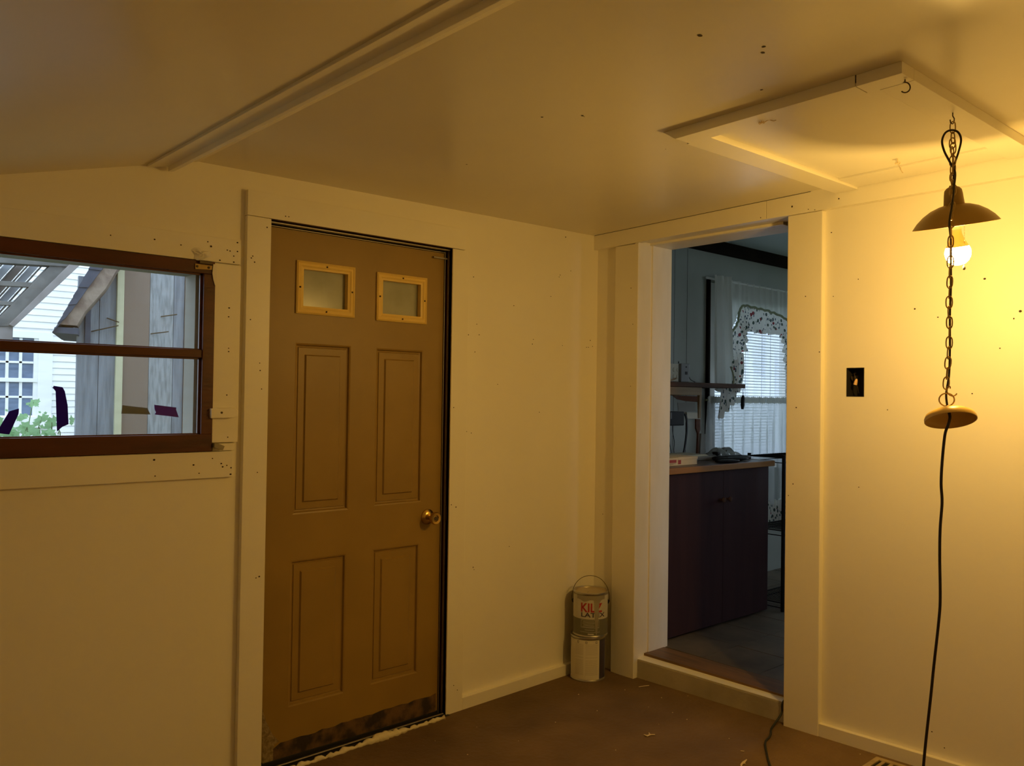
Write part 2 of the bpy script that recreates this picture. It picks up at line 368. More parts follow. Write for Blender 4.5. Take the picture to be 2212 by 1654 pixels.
for a, b, c, d, k in HOLES:
    if k == 'p': panel_mesh(a, b, c, d).build('raised_panel', DOORM, d1)
    else:
        prof = [(0, .001), (0, .007), (.006, .011), (.010, .008), (.018, .010), (.024, .006), (.031, .004), (.031, -.02), (.026, -.02)]
        vs = []; fs = []
        for q, h in prof: vs += [(DX+h, a+q, c+q), (DX+h, b-q, c+q), (DX+h, b-q, d-q), (DX+h, a+q, d-q)]
        for i in range(len(prof)-1):
            for kk in range(4): fs.append((4*i+kk, 4*i+(kk+1) % 4, 4*i+4+(kk+1) % 4, 4*i+4+kk))
        lf = MB().add(vs, fs).build('lite_frame', LITEF, d1)
        bx('pane', LITEG, lf, DX-.026, DX-.020, a+.02, b-.02, c+.02, d-.02, bevel=0)
        sc = MB()
        for (y, z) in (((a+b)/2, d-.014), ((a+b)/2, c+.014), (a+.014, (c+d)/2), (b-.014, (c+d)/2)):
            sc.lathe([(.0036, 0), (.0036, .0035), (.001, .004)], 10, Matrix.Translation((DX+.0075, y, z)) @ Matrix.Rotation(math.pi/2, 4, 'Y'))
        sc.build('screw_plugs', HOLE, lf)
# knob
kb = MB().lathe([(.034, 0), (.033, .006), (.026, .012), (.016, .016)], 28, Matrix.Translation((DX, -1.024, .85)) @ Matrix.Rotation(math.pi/2, 4, 'Y')).build('rosette', BRASS, d1, smooth=True)
MB().lathe([(.012, .012), (.013, .03), (.020, .040), (.0265, .052), (.0275, .060), (.024, .067), (.014, .066), (.011, .062), (.004, .063)], 28,
           Matrix.Translation((DX, -1.024, .85)) @ Matrix.Rotation(math.pi/2, 4, 'Y')).build('knob', BRASS, kb, smooth=True)
MB().lathe([(.009, .0625), (.008, .0655), (.002, .0655)], 20, Matrix.Translation((DX, -1.024, .85)) @ Matrix.Rotation(math.pi/2, 4, 'Y')).build('keyhole', DARKM, kb)
# hinges on the left edge
for z in (1.74, 1.02, .25):
    h = MB()
    for k in range(5): h.lathe([(.006, 0), (.006, .0175)], 10, Matrix.Translation((DX+.006, -1.7915, z-.045+k*.0185)))
    h.box(DX-.001, DX+.0015, -1.79, -1.787, z-.045, z+.045)
    h.build('hinge', DARKM, d1, smooth=True)
# scarred bare strip at the foot
n = 26; vs = []; random.seed(3)
for i in range(n+1):
    t = i/n; y = -1.725+t*.762
    zt = .046+.020*t+random.uniform(-.004, .004); zb = -.018+.008*t
    if i == 0: zt -= .012
    vs += [(DX+.0012, y, zb), (DX+.0012, y, zt), (DX-.004, y, zb), (DX-.004, y, zt)]
fs = []
for i in range(n):
    a = 4*i; fs += [(a, a+4, a+5, a+1), (a+2, a+3, a+7, a+6), (a+1, a+5, a+7, a+3), (a, a+2, a+6, a+4)]
fs += [(0, 1, 3, 2), (4*n, 4*n+2, 4*n+3, 4*n+1)]
tag(MB().add(vs, fs).build('worn_strip', SCAR, d1), 'strip of bare dark scarred wood along the door foot')
sp_ = [(566, 1528), (574, 1556), (588, 1585), (603, 1601), (592, 1607), (590, 1644), (566, 1652)]
tag(MB().prism(pxp(sp_, DX), 'x', DX-.003, DX+.0009).build('scuffed_patch', SCUFF, d1), 'pale scuffed patch at the lower hinge corner of the door')
bx('bottom_sweep', BLACKR, d1, DX-.04, DX+.004, -1.79, -.957, -.028, -.012, bevel=.002)
# jamb, weatherstrip and sill
tj = thing('trim_3', 'dark brown door jamb with pale weatherstrip and black sill', 'door jamb', (-.08, -1.36, -.03), kind='structure')
bx('jamb_board', JAMBB, tj, -.16, -.004, -.943, -.925, -.03, 2.031)
bx('jamb_board', JAMBB, tj, -.16, -.004, -1.815, -1.795, -.03, 2.031)
bx('jamb_head', JAMBB, tj, -.16, -.004, -1.80, -.93, 2.031, 2.05)
bx('weatherstrip', ALU, tj, -.06, -.045, -.953, -.949, -.02, 2.02, bevel=.001)
bx('weatherstrip', ALU, tj, -.035, -.027, -.946, -.942, -.02, 2.028, bevel=.001)
bx('weatherstrip', ALU, tj, -.062, -.045, -1.795, -.945, 2.0145, 2.0185, bevel=.001)
bx('weatherstrip', ALU, tj, -.04, -.018, -1.795, -.945, 2.022, 2.027, bevel=.001)
bx('door_stop', JAMBB, tj, -.16, -.097, -.975, -.943, -.02, 2.031)
bx('door_stop', JAMBB, tj, -.16, -.097, -1.795, -1.765, -.02, 2.031)
bx('door_stop', JAMBB, tj, -.16, -.097, -1.765, -.975, 1.985, 2.031)
bx('strike_plate', DARKM, tj, -.05, -.018, -.9445, -.942, .83, .895, bevel=.0005)
bx('closer_tab', ALU, tj, -.045, -.036, -1.02, -.943, 1.985, 1.992, bevel=.001)
MB().hexa([(-.15, -1.815, -.06), (-.15, -.93, -.05), (.012, -.93, -.03), (.012, -1.815, -.045)], [(-.15, -1.815, -.028), (-.15, -.93, -.024), (.012, -.93, -.0155), (.012, -1.815, -.028)]).build('sill', BLACKR, tj, bevel=.002)
MB().tube([(-.012, -1.8, -.022), (-.012, -.95, -.0125)], .0035, 8).build('sill_ridge', ALU, tj)
# foam squeezed out along the sill
fm = MB(); random.seed(5); pts = []; rs = []
y = -1.70
while y < -.965:
    t = (y+1.70)/.735; lump = .022*math.exp(-((y+1.30)/.035)**2)+.012*math.exp(-((y+1.22)/.06)**2)+.005*math.exp(-((y+1.45)/.03)**2)
    r = .0085+lump*.6+random.uniform(-.004, .004)
    if -1.18 < y < -1.02: r *= .55+.5*random.random()
    pts.append((.022+random.uniform(-.004, .004), y, zf(.02, y)+r*.5)); rs.append(max(r, .003)); y += .012
fm.tube(pts, rs, 9)
tag(fm.build('foam_bead', FOAM, None, smooth=True, sharp=2), 'lumpy pale foam bead squeezed out along the black door sill', 'foam')

# ------------------------------------------------------------------ window in the left wall
tw = thing('trim_4', 'painted flat casing boards around the brown window sash', 'window casing', (0, -2.4, 1.08), kind='structure')
WX = -.006
bx('casing_board', TRIMP, tw, XL, WX, -3.05, -1.908, 1.8465, 1.936)
bx('casing_board', TRIMP, tw, XL, WX, -2.003, -1.906, 1.202, 1.8425)
bx('corner_block', TRIMP, tw, XL, WX-.005, -1.997, -1.915, 1.1725, 1.1985)
bx('casing_board', TRIMP, tw, XL, WX, -3.05, -1.922, 1.077, 1.170)
w1 = thing('window_1', 'old two-light wooden window sash varnished red brown', 'window', (0, -2.45, 1.17), kind='structure')
SX0, SX1 = -.042, -.001
bx('top_rail', SASH, w1, SX0, SX1, -3.0, -2.004, 1.800, 1.844)
bx('bottom_rail', SASH, w1, SX0, SX1, -3.0, -2.002, 1.172, 1.233)
bx('stile', SASH, w1, SX0, SX1, -2.043, -2.002, 1.233, 1.80)
bx('stile', SASH, w1, SX0, SX1, -3.0, -2.955, 1.233, 1.80)
bx('middle_rail', SASH, w1, SX0, SX1-.004, -2.955, -2.043, 1.5025, 1.5305)
for z0, z1 in ((1.233, 1.5025), (1.5305, 1.80)):
    pane = bx('pane', GLASS, w1, -.026, -.023, -2.957, -2.041, z0-.002, z1+.002, bevel=0)
    pt = MB()
    pt.box(-.023, -.015, -2.955, -2.043, z1-.006, z1); pt.box(-.023, -.015, -2.051, -2.043, z0, z1); pt.box(-.023, -.016, -2.955, -2.043, z0, z0+.004)
    pt.build('putty', SASH, pane)
# outer storm frame just outside the sash
bx('outer_stop', PUTTY, w1, -.16, -.06, -2.05, -2.031, 1.196, 1.824, bevel=.002)
bx('outer_stop', PUTTY, w1, -.16, -.06, -2.95, -2.05, 1.803, 1.824, bevel=.002)
# tape pieces on the glass, and a faint shadow modelled as a strip
TX = -.0225
o = plate(pxp([(110, 834), (114, 837), (116, 833), (135, 836), (140, 845), (146, 875), (148, 916), (134, 922), (123, 932), (120, 845), (117, 841)], TX), TX, .001).build('tape_or_shadow', TAPE)
tag(o, 'tall torn dark blue tape strip stuck on the lower window pane', 'tape')
o = plate(pxp([(41, 882), (20, 888), (-8, 934), (0, 936), (20, 938), (40, 894)], TX), TX, .001).build('tape_or_shadow', TAPE)
tag(o, 'slanted dark blue tape strip at the left edge of the window', 'tape')
o = plate(pxp([(333, 874), (381, 880), (380, 884), (386, 901), (334, 895), (337, 890), (334, 884)], TX), TX, .001).build('tape_or_shadow', TAPEP)
tag(o, 'short wide purple tape strip near the right side of the lower pane', 'tape')
o = plate(pxp([(264, 875), (318, 881), (325, 895), (262, 893)], -.029), -.029, .001).build('tape_or_shadow', mat('shadow_grey', (.12, .14, .14), .7))  # faint shadow put in as a grey strip, not a piece of tape
tag(o, 'faint shadow on the lower pane modelled as a thin grey strip', 'tape')
# turn button, wedge, bracket, crumpled plaster
o = thing('turn_button', 'painted wooden turn button holding the window sash shut', 'latch', (0, -1.96, 1.275))
MB().prism([(p.y, p.z) for p in (at_x(453, 882, 0), at_x(505, 880, 0), at_x(511, 887, 0), at_x(510, 899, 0), at_x(500, 902, 0), at_x(453, 903, 0))], 'x', WX-.001, .014).build('block', TRIMP, o, bevel=.002)
p = at_x(479, 891, .014); MB().lathe([(.004, -.002), (.004, .0015), (.001, .002)], 12, Matrix.Translation((.014, p.y, p.z)) @ Matrix.Rotation(math.pi/2, 4, 'Y')).build('screw', DARKM, o)
p = at_x(470, 964, 0)
o = MB().prism([(at_x(a, b, 0).y, at_x(a, b, 0).z) for a, b in ((460, 957), (466, 956), (483, 963), (479, 972), (460, 966))], 'x', -.008, .012).build('wooden_wedge', mat('raw_grey_wood', (.34, .30, .21), .8), None, bevel=.002)
tag(o, 'small grey wooden wedge at the lower window corner', 'wedge')
o = thing('sash_bracket', 'tarnished brass bracket screwed to the upper window corner', 'bracket', (0, -2.05, 1.83))
MB().prism(pxp([(421, 569), (458, 574), (457, 583), (421, 581)], 0), 'x', -.001, .003).build('plate', AGEDB, o, bevel=.0006)
MB().prism(pxp([(430, 562), (457, 566), (457, 572), (430, 569)], .004), 'x', -.004, .012).build('hook_leg', DARKM, o, bevel=.001)
for a, b in ((426, 575), (451, 578)):
    p = at_x(a, b, .003); MB().lathe([(.0045, 0), (.0045, .001), (.002, .0022)], 12, Matrix.Translation((.003, p.y, p.z)) @ Matrix.Rotation(math.pi/2, 4, 'Y')).build('screw', DARKM, o)
random.seed(11)
c = at_x(434, 546, WX)
def crum(u, v):
    a = u*2*math.pi; r = .034*v*(1+.25*math.sin(3*a+1)); h = .013*(1-v*v)+.003*math.sin(5*a+6*v)*(v > .05)
    return (WX+max(h, -.001), c.y+r*math.cos(a)*1.0, c.z+r*math.sin(a)*.62-.004)
o = MB().grid(crum, 20, 6).build('plaster_lump', PLAST, None, smooth=True)
tag(o, 'crumpled lump of torn paper and plaster above the window corner', 'plaster')
mb = MB(); q = [at_x(a, b, WX+.001) for a, b in ((459, 571), (464, 571), (467, 585), (466, 600), (463, 618), (459, 604), (457, 590))]
o = MB().prism([(v.y, v.z) for v in q], 'x', -.003, .004).build('peeled_paint', PLAST)
tag(o, 'curled peeled paint flake beside the upper window corner', 'paint flake')

# ------------------------------------------------------------------ skirting and boards on the right wall
bl = MB().hexa([(XL, -.852, -.03), (0, -.852, -.03), (0, YR, -.012), (XL, YR, -.012)], [(XL, -.852, .036), (0, -.852, .036), (0, YR, .052), (XL, YR, .052)]).build('baseboard_left', TRIMP, bevel=.002)
struct(bl, 'low painted skirting board between the brown door and the corner', 'baseboard')
br = MB().hexa([(1.228, .003, 0), (XB, .003, .07), (XB, YR, .07), (1.228, YR, 0)], [(1.228, .003, .083), (XB, .003, .15), (XB, YR, .15), (1.228, YR, .083)]).build('baseboard_right', TRIMP, bevel=.002)
struct(br, 'painted skirting board under the switch box wall', 'baseboard')
th = thing('trim_5', 'painted header boards running along the top of the doorway wall', 'header', (.5, 0, 2.15), kind='structure')
def hdr(x0, x1, b0, b1):
    MB().hexa([(x0, -.007, b0), (x1, -.007, b1), (x1, YR, b1), (x0, YR, b0)], [(x0, -.007, zc(x0, 0)+.004), (x1, -.007, zc(x1, 0)+.004), (x1, YR, zc(x1, 0)+.004), (x0, YR, zc(x0, 0)+.004)]).build('header_board', TRIMP, th, bevel=.0015)
hdr(XL, .975, 2.147, 2.157); hdr(.977, XB, 2.157, 2.162)
MB().tube([(x*.1-.02, -.0072, zc(x*.1-.02, 0)-.0006) for x in range(0, 13)], .0013, 5).build('seam', BOXD, th)
td = thing('trim_6', 'painted boards and deep jamb framing the open doorway', 'door casing', (.67, .1, .03), kind='structure')
bx('side_board', TRIMP, td, .118, .266, 0, YR+.01, .004, 2.146)
bx('side_board', TRIMP, td, 1.074, 1.228, 0, YR+.01, .02, 2.156, bevel=.004)
bx('jamb_board', JAMBP, td, .244, .267, .002, .1, .03, 2.158)
bx('jamb_board', JAMBP, td, .246, .274, .106, .258, .118, 2.152)
bx('jamb_board', JAMBP, td, 1.072, 1.09, .03, .258, .03, 2.152)
bx('jamb_head', JAMBP, td, .262, 1.076, 0, .106, 2.157, 2.18)
bx('inner_head', TRIMP, td, .262, 1.0, .090, .104, 2.1455, 2.168, bevel=.001)
bx('inner_head', JAMBP, td, .262, 1.0, .1045, .258, 2.145, 2.168, bevel=.001)
bx('inner_head', APRON, td, 1.0005, 1.076, .13, .258, 2.147, 2.168, bevel=.001)
ts = thing('trim_7', 'concrete step with worn oak sill board under the open doorway', 'doorstep', (.67, .1, .03), kind='structure')
MB().hexa([(.266, .028, -.05), (1.072, .028, -.05), (1.072, .30, -.05), (.266, .30, -.05)], [(.266, .028, .097), (1.072, .028, .112), (1.072, .30, .112), (.266, .30, .105)]).build('concrete_block', STEPM, ts, bevel=.006)
MB().hexa([(.268, .030, .097), (1.072, .030, .112), (1.072, .082, .113), (.268, .082, .104)], [(.268, .030, .1), (1.072, .030, .1145), (1.072, .082, .1165), (.268, .082, .1075)]).build('paint_film', TRIMP, ts)
MB().hexa([(.268, .078, .104), (1.072, .078, .113), (1.072, .232, .113), (.268, .232, .104)], [(.268, .078, .119), (1.072, .078, .124), (1.072, .232, .124), (.268, .232, .121)]).build('oak_sill', OAK, ts, bevel=.003)

# ------------------------------------------------------------------ nail holes and specks
def specks(name, parent, pts, fn, nrm, r=.0022):
    mb = MB()
    for q in pts:
        p = fn(q[0], q[1]); mb.disc(p, nrm, r*(q[2] if len(q) > 2 else 1), 8, random.uniform(.8, 1.4))
    o = mb.build(name, HOLE, parent); o['kind'] = 'stuff'; return o
random.seed(2)
L1 = [(990, 708), (983, 714), (994, 717), (1012, 723, 1.3), (1035, 723), (1026, 760), (994, 767), (1023, 598, 1.2), (1008, 554), (1012, 555), (1222, 512, 1.4), (1210, 594, 1.2), (1208, 598), (1233, 585),
      (1275, 735, 1.2), (1267, 750), (1271, 750), (1280, 748), (1152, 733), (1150, 743, 1.3), (1215, 746), (1022, 1225, 1.4), (1018, 935), (1008, 932), (1030, 700), (1110, 660), (1190, 640), (1165, 890), (1075, 830), (1024, 1230), (1100, 1180)]
specks('nail_holes', WALLL, L1, lambda a, b: at_x(a, b, XL+.0008), (1, 0, 0))
specks('nail_holes', tw, [(449, 522, 1.2), (456, 532, 1.6), (513, 524, 1.2), (513, 543, 1.2), (505, 553, 1.2), (505, 566, 1.2), (475, 562, 1.2), (491, 540), (497, 542), (334, 517, 1.2), (391, 529), (239, 508),
      (495, 665, 1.2), (494, 684), (494, 752), (494, 759), (490, 853), (492, 944), (333, 993, 1.6), (459, 990), (478, 1001, 1.2), (481, 1008, 1.4), (490, 1005), (499, 1010, 1.3), (498, 1024, 1.4), (418, 1004, 1.3), (430, 1022), (335, 1028)], lambda a, b: at_x(a, b, WX+.0008), (1, 0, 0))
specks('nail_holes', tc, [(543, 557), (546, 553), (550, 566, 1.2), (577, 491, 1.3), (624, 468), (617, 467), (561, 784), (562, 800), (565, 840), (980, 880), (985, 1095, 1.4), (975, 1090), (560, 1245, 1.4), (553, 1248), (980, 1480), (988, 1490), (541, 690), (556, 1020)], lambda a, b: at_x(a, b, .0008), (1, 0, 0))
specks('nail_holes', WALLR, [(1854, 603), (1976, 667, 1.5), (2026, 685), (2204, 672, 2), (2190, 688, 1.4), (2127, 602, 1.6), (2160, 752), (1796, 502), (1917, 885), (2013, 1580), (1800, 640), (2100, 850), (1855, 1052), (2040, 1615)], lambda a, b: at_y(a, b, YR-.0008), (0, -1, 0))
specks('nail_holes', td, [(1363, 622), (1362, 834), (1367, 700), (1720, 880, 1.2), (1713, 1045, 1.2), (1703, 1070), (1770, 760), (1302, 1110), (1740, 640)], lambda a, b: at_y(a, b, -.0008), (0, -1, 0))
specks('nail_holes', th, [(1711, 446, 2.0), (1812, 429, 1.4), (1746, 452), (1643, 470), (1760, 453)], lambda a, b: at_y(a, b, -.0078), (0, -1, 0))
specks('nail_holes', ce, [(1512, 77, 2.5), (1650, 101, 2.5), (1648, 114, 2.2), (1645, 194, 2.2), (1438, 322), (1258, 250, 1.8), (1262, 252), (1171, 253, 2), (1008, 355, 1.5), (1004, 52, 1.5), (838, 127, 2), (1570, 325)], lambda a, b: at_c(a, b, .0008), (0, 0, -1))

# ------------------------------------------------------------------ attic hatch
ha = thing('attic_hatch', 'square attic hatch panel framed with flat boards on the ceiling', 'hatch', (1.63, -.55, 2.2))
def cboard(nm, q, o0, o1, m=TRIMP, bev=.0015):
    return MB().hexa([(x, y, zc(x, y)-o1) for x, y in q], [(x, y, zc(x, y)-o0) for x, y in q]).build(nm, m, ha, bevel=bev)
MB().hexa([(1.30, -1.066, zc(1.3, -1.066)-.031), (1.876, -1.06, zc(1.88, -1.06)-.031), (1.876, -.99, zc(1.88, -.99)-.031), (1.30, -.99, zc(1.3, -.99)-.031)],
          [(1.252, -1.066, zc(1.25, -1.066)), (1.876, -1.06, zc(1.88, -1.06)), (1.876, -.99, zc(1.88, -.99)), (1.26, -.99, zc(1.26, -.99))]).build('frame_board', TRIMP, ha, bevel=.0012)
cboard('frame_board', [(1.288, -.99), (1.378, -.99), (1.378, -.01), (1.288, -.01)], 0, .03)
cboard('frame_board', [(1.8785, -1.06), (1.997, -1.06), (1.997, -.988), (1.8785, -.99)], 0, .031)
cboard('frame_board', [(1.908, -.987), (1.997, -.987), (1.997, -.01), (1.908, -.01)], 0, .031)
cboard('frame_board', [(1.379, -.165), (1.907, -.165), (1.907, -.01), (1.379, -.01)], 0, .022)
cboard('panel', [(1.386, -.987), (1.904, -.987), (1.904, -.173), (1.386, -.173)], 0, .016)
cboard('seam', [(1.3785, -.9), (1.3855, -.9), (1.3855, -.166), (1.3785, -.166)], 0, .004, BOXD, 0)
cboard('seam', [(1.386, -.1725), (1.904, -.1725), (1.904, -.1655), (1.386, -.1655)], 0, .004, BOXD, 0)
cboard('seam', [(1.8763, -1.06), (1.8783, -1.06), (1.8783, -.992), (1.8763, -.992)], 0, .020, BOXD, 0)
for (a, b), (c_, d_) in (((1645, 262), (1676, 257)), ((1939, 350), (1950, 371))):
    p = at_c(a, b, .032); q = at_c(c_, d_, .03); e = MB()
    e.tube([p+Vector((.008*math.cos(k*.7), .006*math.sin(k*.7), -.004-.002*math.sin(k*1.9))) for k in range(10)], .0016, 6)
    e.tube([p+(q-p)*(k/7)+Vector((0, .002*math.sin(k*2.1), -.003*math.sin(k*1.3)-.002)) for k in range(8)], .0014, 6)
    e.tube([p+Vector((0, 0, -.006)), p+Vector((0, 0, .012))], .0018, 6)
    e.build('hook_and_eye', CHIP, ha, smooth=True)
base = at_c(1955, 172, .031); pts = [base+Vector((0, 0, .01)), base+Vector((0, 0, -.005))]
e1 = rt
for k in range(12):
    a = math.pi*.62-k*(math.pi*1.35/11); pts.append(base+Vector((0, 0, -.020))+e1*(.0135*math.cos(a))+Vector((0, 0, 1))*(.0135*math.sin(a)))
o = MB().tube(pts, .0017, 8).build('screw_hook', DARKM, None, smooth=True, sharp=2)
tag(o, 'empty dark screw hook at the corner of the hatch frame', 'hook')

# ------------------------------------------------------------------ hanging lamp
HK = at_c(2058, 243, .03)
dv = Vector((HK.x-CAM.x, HK.y-CAM.y, 0)).normalized(); sv = Vector((dv.y, -dv.x, 0))   # away from the viewer / to the right
def pd(px, py, off=0): return at_n(px, py, dv, dv.dot(HK)+off)
lamp = thing('pendant_lamp', 'lit bare-bulb pendant lamp with shallow tan shade on a looped brass chain', 'lamp', (HK.x, HK.y, 1.76))
hkpts = [HK+Vector((0, 0, .006)), HK+Vector((0, 0, -.010)), HK+sv*.004+Vector((0, 0, -.018)), HK+sv*.0035+Vector((0, 0, -.028)), HK+Vector((0, 0, -.033)), HK-sv*.005+Vector((0, 0, -.029)), HK-sv*.0065+Vector((0, 0, -.020))]
MB().tube(hkpts, .0017, 8).build('ceiling_hook', DARKM, lamp, smooth=True, sharp=2)
# lamp head, tilted toward the viewer
TOP = pd(2058, 403)
tilt = Matrix.Translation(TOP) @ Matrix.Rotation(math.radians(-4.4), 4, dv) @ Matrix.Rotation(math.radians(12), 4, sv)
MB().lathe([(.0085, .004), (.010, 0), (.0165, -.003), (.0225, -.010), (.0245, -.022), (.0275, -.054), (.026, -.056), (.006, -.05)], 32, tilt).build('socket_cap', SHADEM, lamp, smooth=True, sharp=.8)
shp = [(.024, -.050), (.040, -.0535), (.062, -.062), (.083, -.076), (.100, -.092), (.1135, -.110), (.1125, -.1105), (.099, -.094), (.082, -.079), (.061, -.065), (.040, -.0565), (.024, -.053)]
MB().lathe(shp, 48, tilt, cap=False).build('shade', SHADEM, lamp, smooth=True, sharp=1.2)
sk = MB().lathe([(.018, -.045), (.018, -.110), (.0155, -.122)], 24, tilt).build('socket', BULBW, lamp, smooth=True)
bn = MB().lathe([(.0135, -.118), (.0145, -.135), (.019, -.150), (.0255, -.163), (.030, -.172)], 28, tilt, cap=False).build('bulb_neck', BULBW, lamp, smooth=True)
MB().lathe([(.030, -.172), (.0335, -.181), (.0345, -.190), (.0325, -.202), (.027, -.213), (.018, -.221), (.008, -.2245), (.001, -.2252)], 28, tilt).build('bulb_globe', BULBG, bn, smooth=True)
bd = MB()
pz = tilt @ Vector((.019, 0, -.11))
for k in range(26):
    c = pz + sv*.004 + Vector((0, 0, -.0046*k)); bd.lathe([(.0003, -.0016), (.0014, -.0008), (.0016, 0), (.0014, .0008), (.0003, .0016)], 6, Matrix.Translation(c))
c = pz + sv*.004 + Vector((0, 0, -.0046*26-.004)); bd.lathe([(.001, .006), (.003, .003), (.0045, -.003), (.0035, -.006), (.001, -.008)], 12, Matrix.Translation(c))
bd.build('pull_chain', TIN, lamp, smooth=True)
# chain links
def link_mesh():
    pts = []; a, b = .0078, .0135
    for k in range(16):
        q = 2*math.pi*k/16; pts.append((a*math.cos(q), 0, b*math.sin(q)+(.0035 if math.sin(q) > 0.01 else -.0035 if math.sin(q) < -.01 else 0)))
    return MB().tube(pts, .0018, 7, closed=True).mesh('chain_link', BRONZE, True)
LM = link_mesh()
def chain(path, tw0=.2, pitch=.0268):
    L = [0]
    for i in range(1, len(path)): L.append(L[-1]+(path[i]-path[i-1]).length)
    n = int(L[-1]/pitch); pitch = L[-1]/n
    def at(s):
        for i in range(1, len(path)):
            if s <= L[i]+1e-9: t = (s-L[i-1])/(L[i]-L[i-1]); return path[i-1].lerp(path[i], t)
        return path[-1]
    for k in range(n):
        p, q = at(k*pitch), at((k+1)*pitch); z = (q-p).normalized(); c = (p+q)/2
        e = (sv - z*sv.dot(z)).normalized(); g = z.cross(e)
        a = tw0 + (k % 2)*1.45 + .25*math.sin(k*1.7)
        X = e*math.cos(a)+g*math.sin(a); Y = z.cross(X)
        place(LM, 'chain_link', lamp, Matrix(((X.x, Y.x, z.x, c.x), (X.y, Y.y, z.y, c.y), (X.z, Y.z, z.z, c.z), (0, 0, 0, 1))))
chain([HK+Vector((0, 0, -.028)), pd(2059, 330), pd(2058, 400)], .5)
FR = -.135
cpath = [pd(2057, 300, -.012), pd(2058, 360, -.03), pd(2058, 405, -.065), pd(2056, 450, -.105), pd(2054, 497, FR), pd(2053, 575, FR), pd(2050, 650, FR), pd(2051, 700, FR), pd(2050, 760, FR), pd(2046, 800, FR), pd(2043, 838, FR)]
chain(cpath, .3)
RC = pd(2045, 863, FR)
MB().tube([RC+sv*(.0185*math.cos(k*math.pi/10))+Vector((0, 0, .0175*math.sin(k*math.pi/10))) for k in range(20)], .002, 7, closed=True).build('ring', BRONZE, lamp, smooth=True)
MB().tube([RC+Vector((0, 0, .03))+sv*(.008*math.cos(k*math.pi/8)+.001*k)+Vector((0, 0, .010*math.sin(k*math.pi/8)-.0008*k))+dv*(.002*k/8) for k in range(17)], .0018, 7).build('connector', BRONZE, lamp, smooth=True)
CC = pd(2053, 905, FR)
ct = Matrix.Translation(CC) @ Matrix.Rotation(math.radians(-8.5), 4, dv) @ Matrix.Rotation(math.radians(-21), 4, sv)
MB().lathe([(.004, .0275), (.022, .027), (.045, .022), (.060, .013), (.0645, .003), (.0645, -.004), (.0625, -.004), (.0625, .003), (.058, .011), (.044, .019), (.022, .024), (.004, .0245)], 40, ct, cap=False).build('canopy', CANOPY, lamp, smooth=True, sharp=.9)
def smooth_path(pts, sub=6):
    out = []; n = len(pts)
    for i in range(n-1):
        p0, p1, p2, p3 = pts[max(i-1, 0)], pts[i], pts[i+1], pts[min(i+2, n-1)]
        for k in range(sub):
            t = k/sub; out.append(.5*((2*p1)+(p2-p0)*t+(2*p0-5*p1+4*p2-p3)*t*t+(3*p1-p0-3*p2+p3)*t*t*t))
    return out+[pts[-1]]
def low(px, py, o): return pd(px, py, o)
cord = [TOP+Vector((0, 0, -.002)), pd(2060, 380, -.006), pd(2063, 352, -.006), pd(2070, 330, -.006), pd(2076, 303, -.008), pd(2070, 286, -.010), pd(2056, 281, -.012), pd(2042, 287, -.014), pd(2035, 305, -.016), pd(2040, 327, -.02), pd(2052, 350, -.03),
        pd(2063, 372, -.045), pd(2061, 402, -.07), pd(2057, 440, -.105), pd(2051, 480, FR+.005), pd(2054, 520, FR+.005), pd(2054, 575, FR+.005), pd(2054, 620, FR+.005), pd(2052, 680, FR+.005), pd(2052, 750, FR+.005), pd(2050, 810, FR+.005), pd(2044, 850, FR+.005), pd(2047, 880, FR+.005),
        pd(2052, 900, FR), pd(2048, 918, FR), pd(2041, 940, FR), pd(2035, 1000, FR), pd(2033, 1045, FR), pd(2035, 1085, FR), pd(2031, 1140, FR), pd(2030, 1200, FR), pd(2031, 1290, FR), pd(2028, 1340, FR), pd(2017, 1440, FR), pd(2011, 1500, FR), pd(2000, 1600, FR), pd(1995, 1654, FR)]
g = Vector((cord[-1].x, cord[-1].y, 0)); z0 = cord[-1].z
cord += [Vector((g.x-.005, g.y-.005, z0-.12)), Vector((g.x, g.y-.01, zf(g.x, g.y)+.07)), Vector((g.x+.03, g.y-.05, zf(g.x, g.y)+.008)), Vector((g.x+.12, g.y-.2, zf(g.x+.12, g.y-.2)+.005)), Vector((g.x+.1, g.y-.5, zf(g.x+.1, g.y-.5)+.005))]
cp = smooth_path(cord)
MB().tube(cp, [.0030 if v.z > 1.36 else .0040 for v in cp], 8).build('power_cord', CORDM, lamp, smooth=True, sharp=2)

# ------------------------------------------------------------------ empty switch box
sb = thing('switch_box', 'open black switch box sunk in the wall with loose wires', 'switch box', (1.358, YR, 1.40))
m_ = MB(); x0, x1, z0, z1 = 1.3225, 1.3935, 1.4005, 1.5145
m_.box(x0, x0+.002, YR-.001, YR+.06, z0, z1).box(x1-.002, x1, YR-.001, YR+.06, z0, z1).box(x0, x1, YR-.001, YR+.06, z0, z0+.002).box(x0, x1, YR-.001, YR+.06, z1-.002, z1).box(x0, x1, YR+.058, YR+.06, z0, z1)
m_.build('box', BOXD, sb)
MB().tube([(1.340, YR+.05, 1.497), (1.343, YR+.02, 1.492), (1.352, YR+.01, 1.480), (1.354, YR+.012, 1.468)], .0028, 8).build('wire', CORDM, sb, smooth=True)
MB().lathe([(.0075, 0), (.0065, .012), (.004, .022), (.002, .024)], 12, Matrix.Translation((1.352, YR+.012, 1.448)) @ Matrix.Rotation(.25, 4, 'Y')).build('wire_nut', NUT, sb, smooth=True)
MB().tube([(1.356, YR+.012, 1.450), (1.360, YR+.016, 1.435), (1.358, YR+.03, 1.415)], .0025, 8).build('wire', CORDM, sb, smooth=True)
MB().lathe([(.012, 0), (.012, .004), (.008, .006)], 14, Matrix.Translation((1.332, YR+.03, 1.472)) @ Matrix.Rotation(1.2, 4, 'Y')).build('clamp', DARKM, sb)

